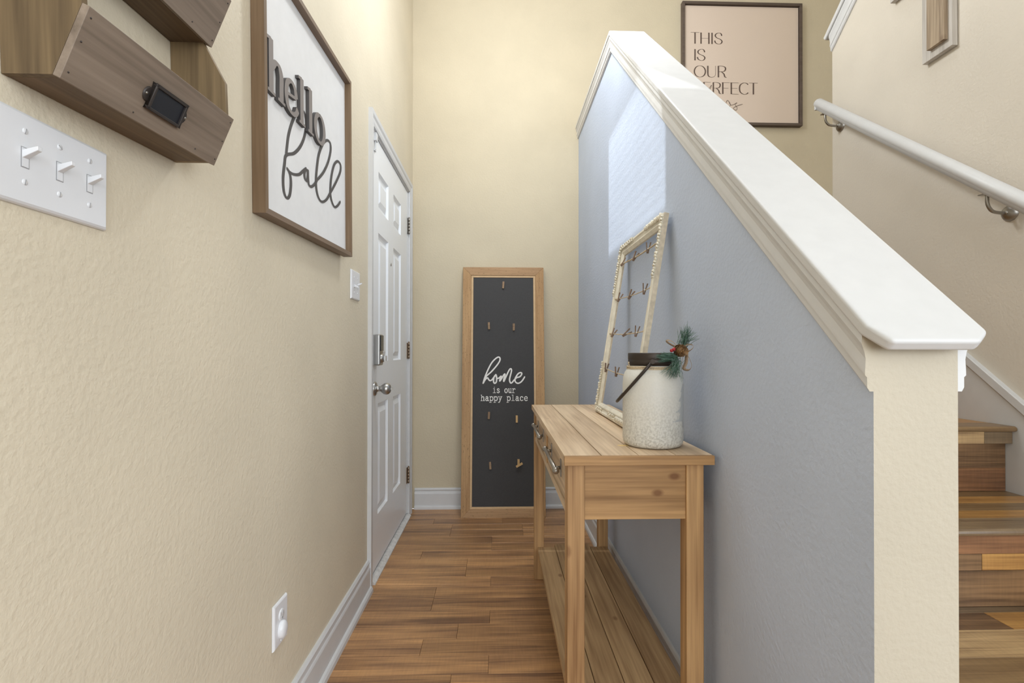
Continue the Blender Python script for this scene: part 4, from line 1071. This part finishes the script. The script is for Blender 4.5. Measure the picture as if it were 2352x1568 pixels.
for s in ([(1.345, 2.735), (1.338, 2.752), (1.322, 2.748), (1.315, 2.725), (1.328, 2.708), (1.352, 2.716)],
          [(1.352, 2.716), (1.40, 2.78), (1.437, 2.835), (1.452, 2.856), (1.448, 2.84), (1.41, 2.76), (1.395, 2.705), (1.412, 2.738), (1.432, 2.742), (1.434, 2.715), (1.455, 2.712)],
          [(1.495, 2.742), (1.472, 2.748), (1.458, 2.725), (1.472, 2.706), (1.495, 2.738), (1.492, 2.708), (1.515, 2.714), (1.545, 2.735)],
          [(1.5532, 2.7416), (1.5604, 2.7536), (1.5723, 2.7467), (1.5819, 2.7255), (1.572, 2.708), (1.556, 2.712), (1.5532, 2.735), (1.5604, 2.7536), (1.5723, 2.7467), (1.5819, 2.7255), (1.5938, 2.7233), (1.613, 2.7308), (1.6249, 2.7357), (1.6264, 2.739), (1.6154, 2.7308), (1.6201, 2.7167), (1.6283, 2.705), (1.6249, 2.6907), (1.6129, 2.6905), (1.6034, 2.6998), (1.6082, 2.707), (1.6273, 2.7168), (1.6465, 2.7242), (1.6656, 2.7292)]):
    ribbon(m, [(a - 1.2497, b - 2.5836) for a, b in s], 0.0013, 0.0013, 0.0203, 0.0203)
tag(m.build('script_lettering', M['art_ink'], art, local=True), 'brown script word chaos')

# ------------------------------------------------------------------ wall organizer with bins
u, v, n = axes_from((0, 0.3114, 0.0145), (1, 0, 0))
org = thing('wall_organizer', 'two-tier stained wood wall bin with a dark metal label holder', 'wall organizer', (XL + 0.0005, 0.5852, 1.3723), None, (u, v, n))
OW = 0.3117
PROFS = [(0, 0), (0.057, 0), (0.0925, 0.080), (0.0915, 0.136), (0.0565, 0.2035), (0.057, 0.2037), (0.0925, 0.284), (0.0915, 0.340), (0.050, 0.42), (0, 0.42)]
def side_panel(x0, x1):
    m = MB(); k = len(PROFS)
    vs = [(x0, q, p) for p, q in PROFS] + [(x1, q, p) for p, q in PROFS]
    m.add(vs, [(i, (i + 1) % k, (i + 1) % k + k, i + k) for i in range(k)]); m.add(vs, [tuple(range(k)), tuple(range(k, 2 * k))])
    m.build('side_panel', M['bin_v'], org, 0.0006, 1, local=True)
side_panel(0.0, 0.0085); side_panel(OW - 0.0085, OW)
for vb in (0.0, 0.2037):
    L_box('bottom_board', (0.0087, vb, 0.001), (OW - 0.0087, vb + 0.008, 0.0565), M['bin_dk'], org, 0.0004)
    a, b = Vector((0.057, vb - 0.0005)), Vector((0.0930, vb + 0.0805)); d = (b - a).normalized(); nn = Vector((d.y, -d.x)) * 0.0095
    m = MB()
    q = [a + Vector((0.0003, 0)), b + Vector((0.0003, 0)), b + nn, a + nn]
    vs = [(x, p.y, p.x) for x in (-0.0005, OW + 0.0005) for p in q]
    m.add(vs, [(0, 1, 2, 3), (7, 6, 5, 4)] + [(i, (i + 1) % 4, (i + 1) % 4 + 4, i + 4) for i in range(4)])
    fb = m.build('front_board', M['bin_y'], org, 0.0008, 2, local=True)
    def on_front(x, f_): 
        p = a + (b - a) * f_ + nn
        return Vector((x, p.y, p.x))
    for x, f_ in ((0.006, 0.12), (0.006, 0.55), (0.006, 0.88), (OW - 0.006, 0.12), (OW - 0.006, 0.5), (OW - 0.006, 0.9), (0.11, 0.1), (0.25, 0.1)):
        k3 = MB(); k3.ball(on_front(x, f_), 0.0013, 6, 4); k3.build('nail', M['iron'], fb, local=True)
    # label holder on the sloping face
    c = (a + b) / 2 + nn
    ey = Vector((0, d.y, d.x)); ez = Vector((0, -d.x, d.y)); ex = Vector((1, 0, 0))
    def LP(x, y_, z_): return Vector((0.157, c.y, c.x)) + ex * x + ey * (y_ - 0.003) + ez * z_
    def lbox(m, lo, hi):
        k = len(m.v); m.box(lo, hi); m.v[k:] = [tuple(LP(*p)) for p in m.v[k:]]
    m = MB()
    m2 = MB()
    hw, hh = 0.036, 0.0185
    for lo, hi in (((-hw, -hh, 0.0006), (hw, -hh + 0.004, 0.006)), ((-hw, hh - 0.004, 0.0006), (hw, hh, 0.006)), ((-hw, -hh, 0.0006), (-hw + 0.006, hh, 0.006)), ((hw - 0.004, -hh, 0.0006), (hw, hh, 0.006))): lbox(m, lo, hi)
    for s in (-1, 1):
        k = len(m.v); m.lathe([(0.0001, 0.0022), (0.0095, 0.0022), (0.0105, 0.0003)], 18); m.v[k:] = [tuple(LP(s * (hw + 0.0015) + p[0] * 0.8, p[1], p[2] + 0.0004)) for p in m.v[k:]]
    lh = m.build('label_holder', M['iron'], fb, 0.0006, 2, local=True); tag(lh, 'dark metal label holder')
    m = MB(); lbox(m, (-hw + 0.005, -hh + 0.003, 0.0006), (hw - 0.003, hh - 0.003, 0.003)); tag(m.build('label_card', M['card'], fb, local=True), 'blank black label')
    m = MB()
    for s in (-1, 1):
        k = len(m.v); m.ball((0, 0, 0), 0.0022, 8, 6); m.v[k:] = [tuple(LP(s * (hw + 0.006) + p[0], p[1], p[2] * 0.6 + 0.0028)) for p in m.v[k:]]
    m.build('screws', M['nickel_dk'], fb, local=True)

# ------------------------------------------------------------------ switch plates and outlet
u, v, n = axes_from((0, 1, 0.0), (1, 0, 0))
def plate(parent, w, h, holes, t=0.0065):
    m = MB()
    # rounded-edge plate
    rings = [(0, 0.0003), (0.0004, 0.0025), (0.0018, 0.0048), (0.0045, t)]
    vs = []
    for ins, zz in rings: vs += [(ins, ins, zz), (w - ins, ins, zz), (w - ins, h - ins, zz), (ins, h - ins, zz)]
    fs = [(i * 4 + j, i * 4 + (j + 1) % 4, i * 4 + 4 + (j + 1) % 4, i * 4 + 4 + j) for i in range(len(rings) - 1) for j in range(4)]
    k = len(rings) * 4 - 4
    m.add(vs, fs + [(k, k + 1, k + 2, k + 3)], 0, False)
    return m.build('cover_plate', M['plastic'], parent, local=True)
def toggle(parent, cx, cy, up, t=0.0065):
    m = MB()
    m.box((cx - 0.0053, cy - 0.0122, t - 0.001), (cx + 0.0053, cy + 0.0122, t + 0.0004))
    m.box((cx - 0.0042, cy - 0.0112, t - 0.001), (cx + 0.0042, cy + 0.0112, t + 0.0008), 1)
    tg = m.build('toggle', [M['slot'], M['plastic']], parent, local=True)
    m = MB()
    s = 1 if up else -1
    pts = [(-0.0040, 0.0045), (0.0040, 0.0045), (0.0040, -0.0040), (-0.0040, -0.0040)]
    vs = [(cx + x, cy + s * (0.0036 + yy * 1.1), t + 0.0005) for x, yy in pts] + [(cx + x * 0.78, cy + s * (0.0105 + yy * 0.62), t + 0.0175) for x, yy in pts]
    m.add(vs, [(0, 1, 5, 4), (1, 2, 6, 5), (2, 3, 7, 6), (3, 0, 4, 7), (4, 5, 6, 7)])
    m.build('lever', M['plastic'], tg, 0.0009, 2, local=True)
    return tg
def screw(parent, cx, cy, rot, t=0.0065):
    m = MB(); m.lathe([(0.0036, t - 0.001), (0.0036, t + 0.0004), (0.0030, t + 0.0009), (0.0001, t + 0.0011)], 14, Matrix.Translation((cx, cy, 0)))
    k = len(m.v); m.box((-0.0032, -0.0004, t + 0.0005), (0.0032, 0.0005, t + 0.0013), 1)
    R = Matrix.Translation((cx, cy, 0)) @ Matrix.Rotation(rot, 4, 'Z'); m.v[k:] = [tuple(R @ Vector(p)) for p in m.v[k:]]
    m.build('screw', [M['plastic'], M['slot']], parent, local=True)
sw3 = thing('switch_plate', 'white triple light switch plate under the wall bin', 'light switch', (XL + 0.0003, 0.5735, 1.2275), 'light switch plates on the left wall', (u, v, n))
plate(sw3, 0.162, 0.112, None)
for i in range(3):
    cx = 0.0345 + i * 0.0470
    toggle(sw3, cx, 0.057, True); screw(sw3, cx, 0.0885, 1.35 if i != 1 else -0.6); screw(sw3, cx, 0.0280, 1.4)
sw2 = thing('switch_plate', 'white double light switch plate beside the front door casing', 'light switch', (XL + 0.0003, 1.941, 1.2555), 'light switch plates on the left wall', (u, v, n))
plate(sw2, 0.117, 0.115, None)
for i, up in ((0, False), (1, True)):
    cx = 0.0355 + i * 0.046
    toggle(sw2, cx, 0.0575, up); screw(sw2, cx, 0.0875, 1.4); screw(sw2, cx, 0.0275, 1.5)
ol = thing('wall_outlet', 'white duplex outlet low on the left wall, lower socket covered', 'outlet', (XL + 0.0003, 1.281, 0.2925), None, (u, v, n))
plate(ol, 0.081, 0.114, None)
m = MB(); m.lathe([(0.0175, 0.0055), (0.0175, 0.0078), (0.016, 0.0086), (0.0001, 0.0088)], 24, Matrix.Translation((0.0405, 0.0765, 0)) @ Matrix.Diagonal((0.9, 0.82, 1, 1)))
for dx in (-0.0062, 0.0062): m.box((0.0405 + dx - 0.001, 0.0765, 0.0086), (0.0405 + dx + 0.001, 0.0845, 0.0091), 1)
m.lathe([(0.0026, 0.0086), (0.0026, 0.0091), (0.0001, 0.0091)], 10, Matrix.Translation((0.0405, 0.069, 0)), 1)
m.build('socket', [M['plastic'], M['slot']], ol, local=True)
m = MB(); m.lathe([(0.0205, 0.0055), (0.0205, 0.0105), (0.0195, 0.0145), (0.016, 0.0175), (0.009, 0.0195), (0.0001, 0.020)], 28, Matrix.Translation((0.0405, 0.0385, 0)) @ Matrix.Diagonal((0.95, 1.12, 1, 1)))
m.build('socket_cover', M['plastic'], ol, local=True)
screw(ol, 0.0405, 0.0105, 1.5)
bpy.context.view_layer.update()
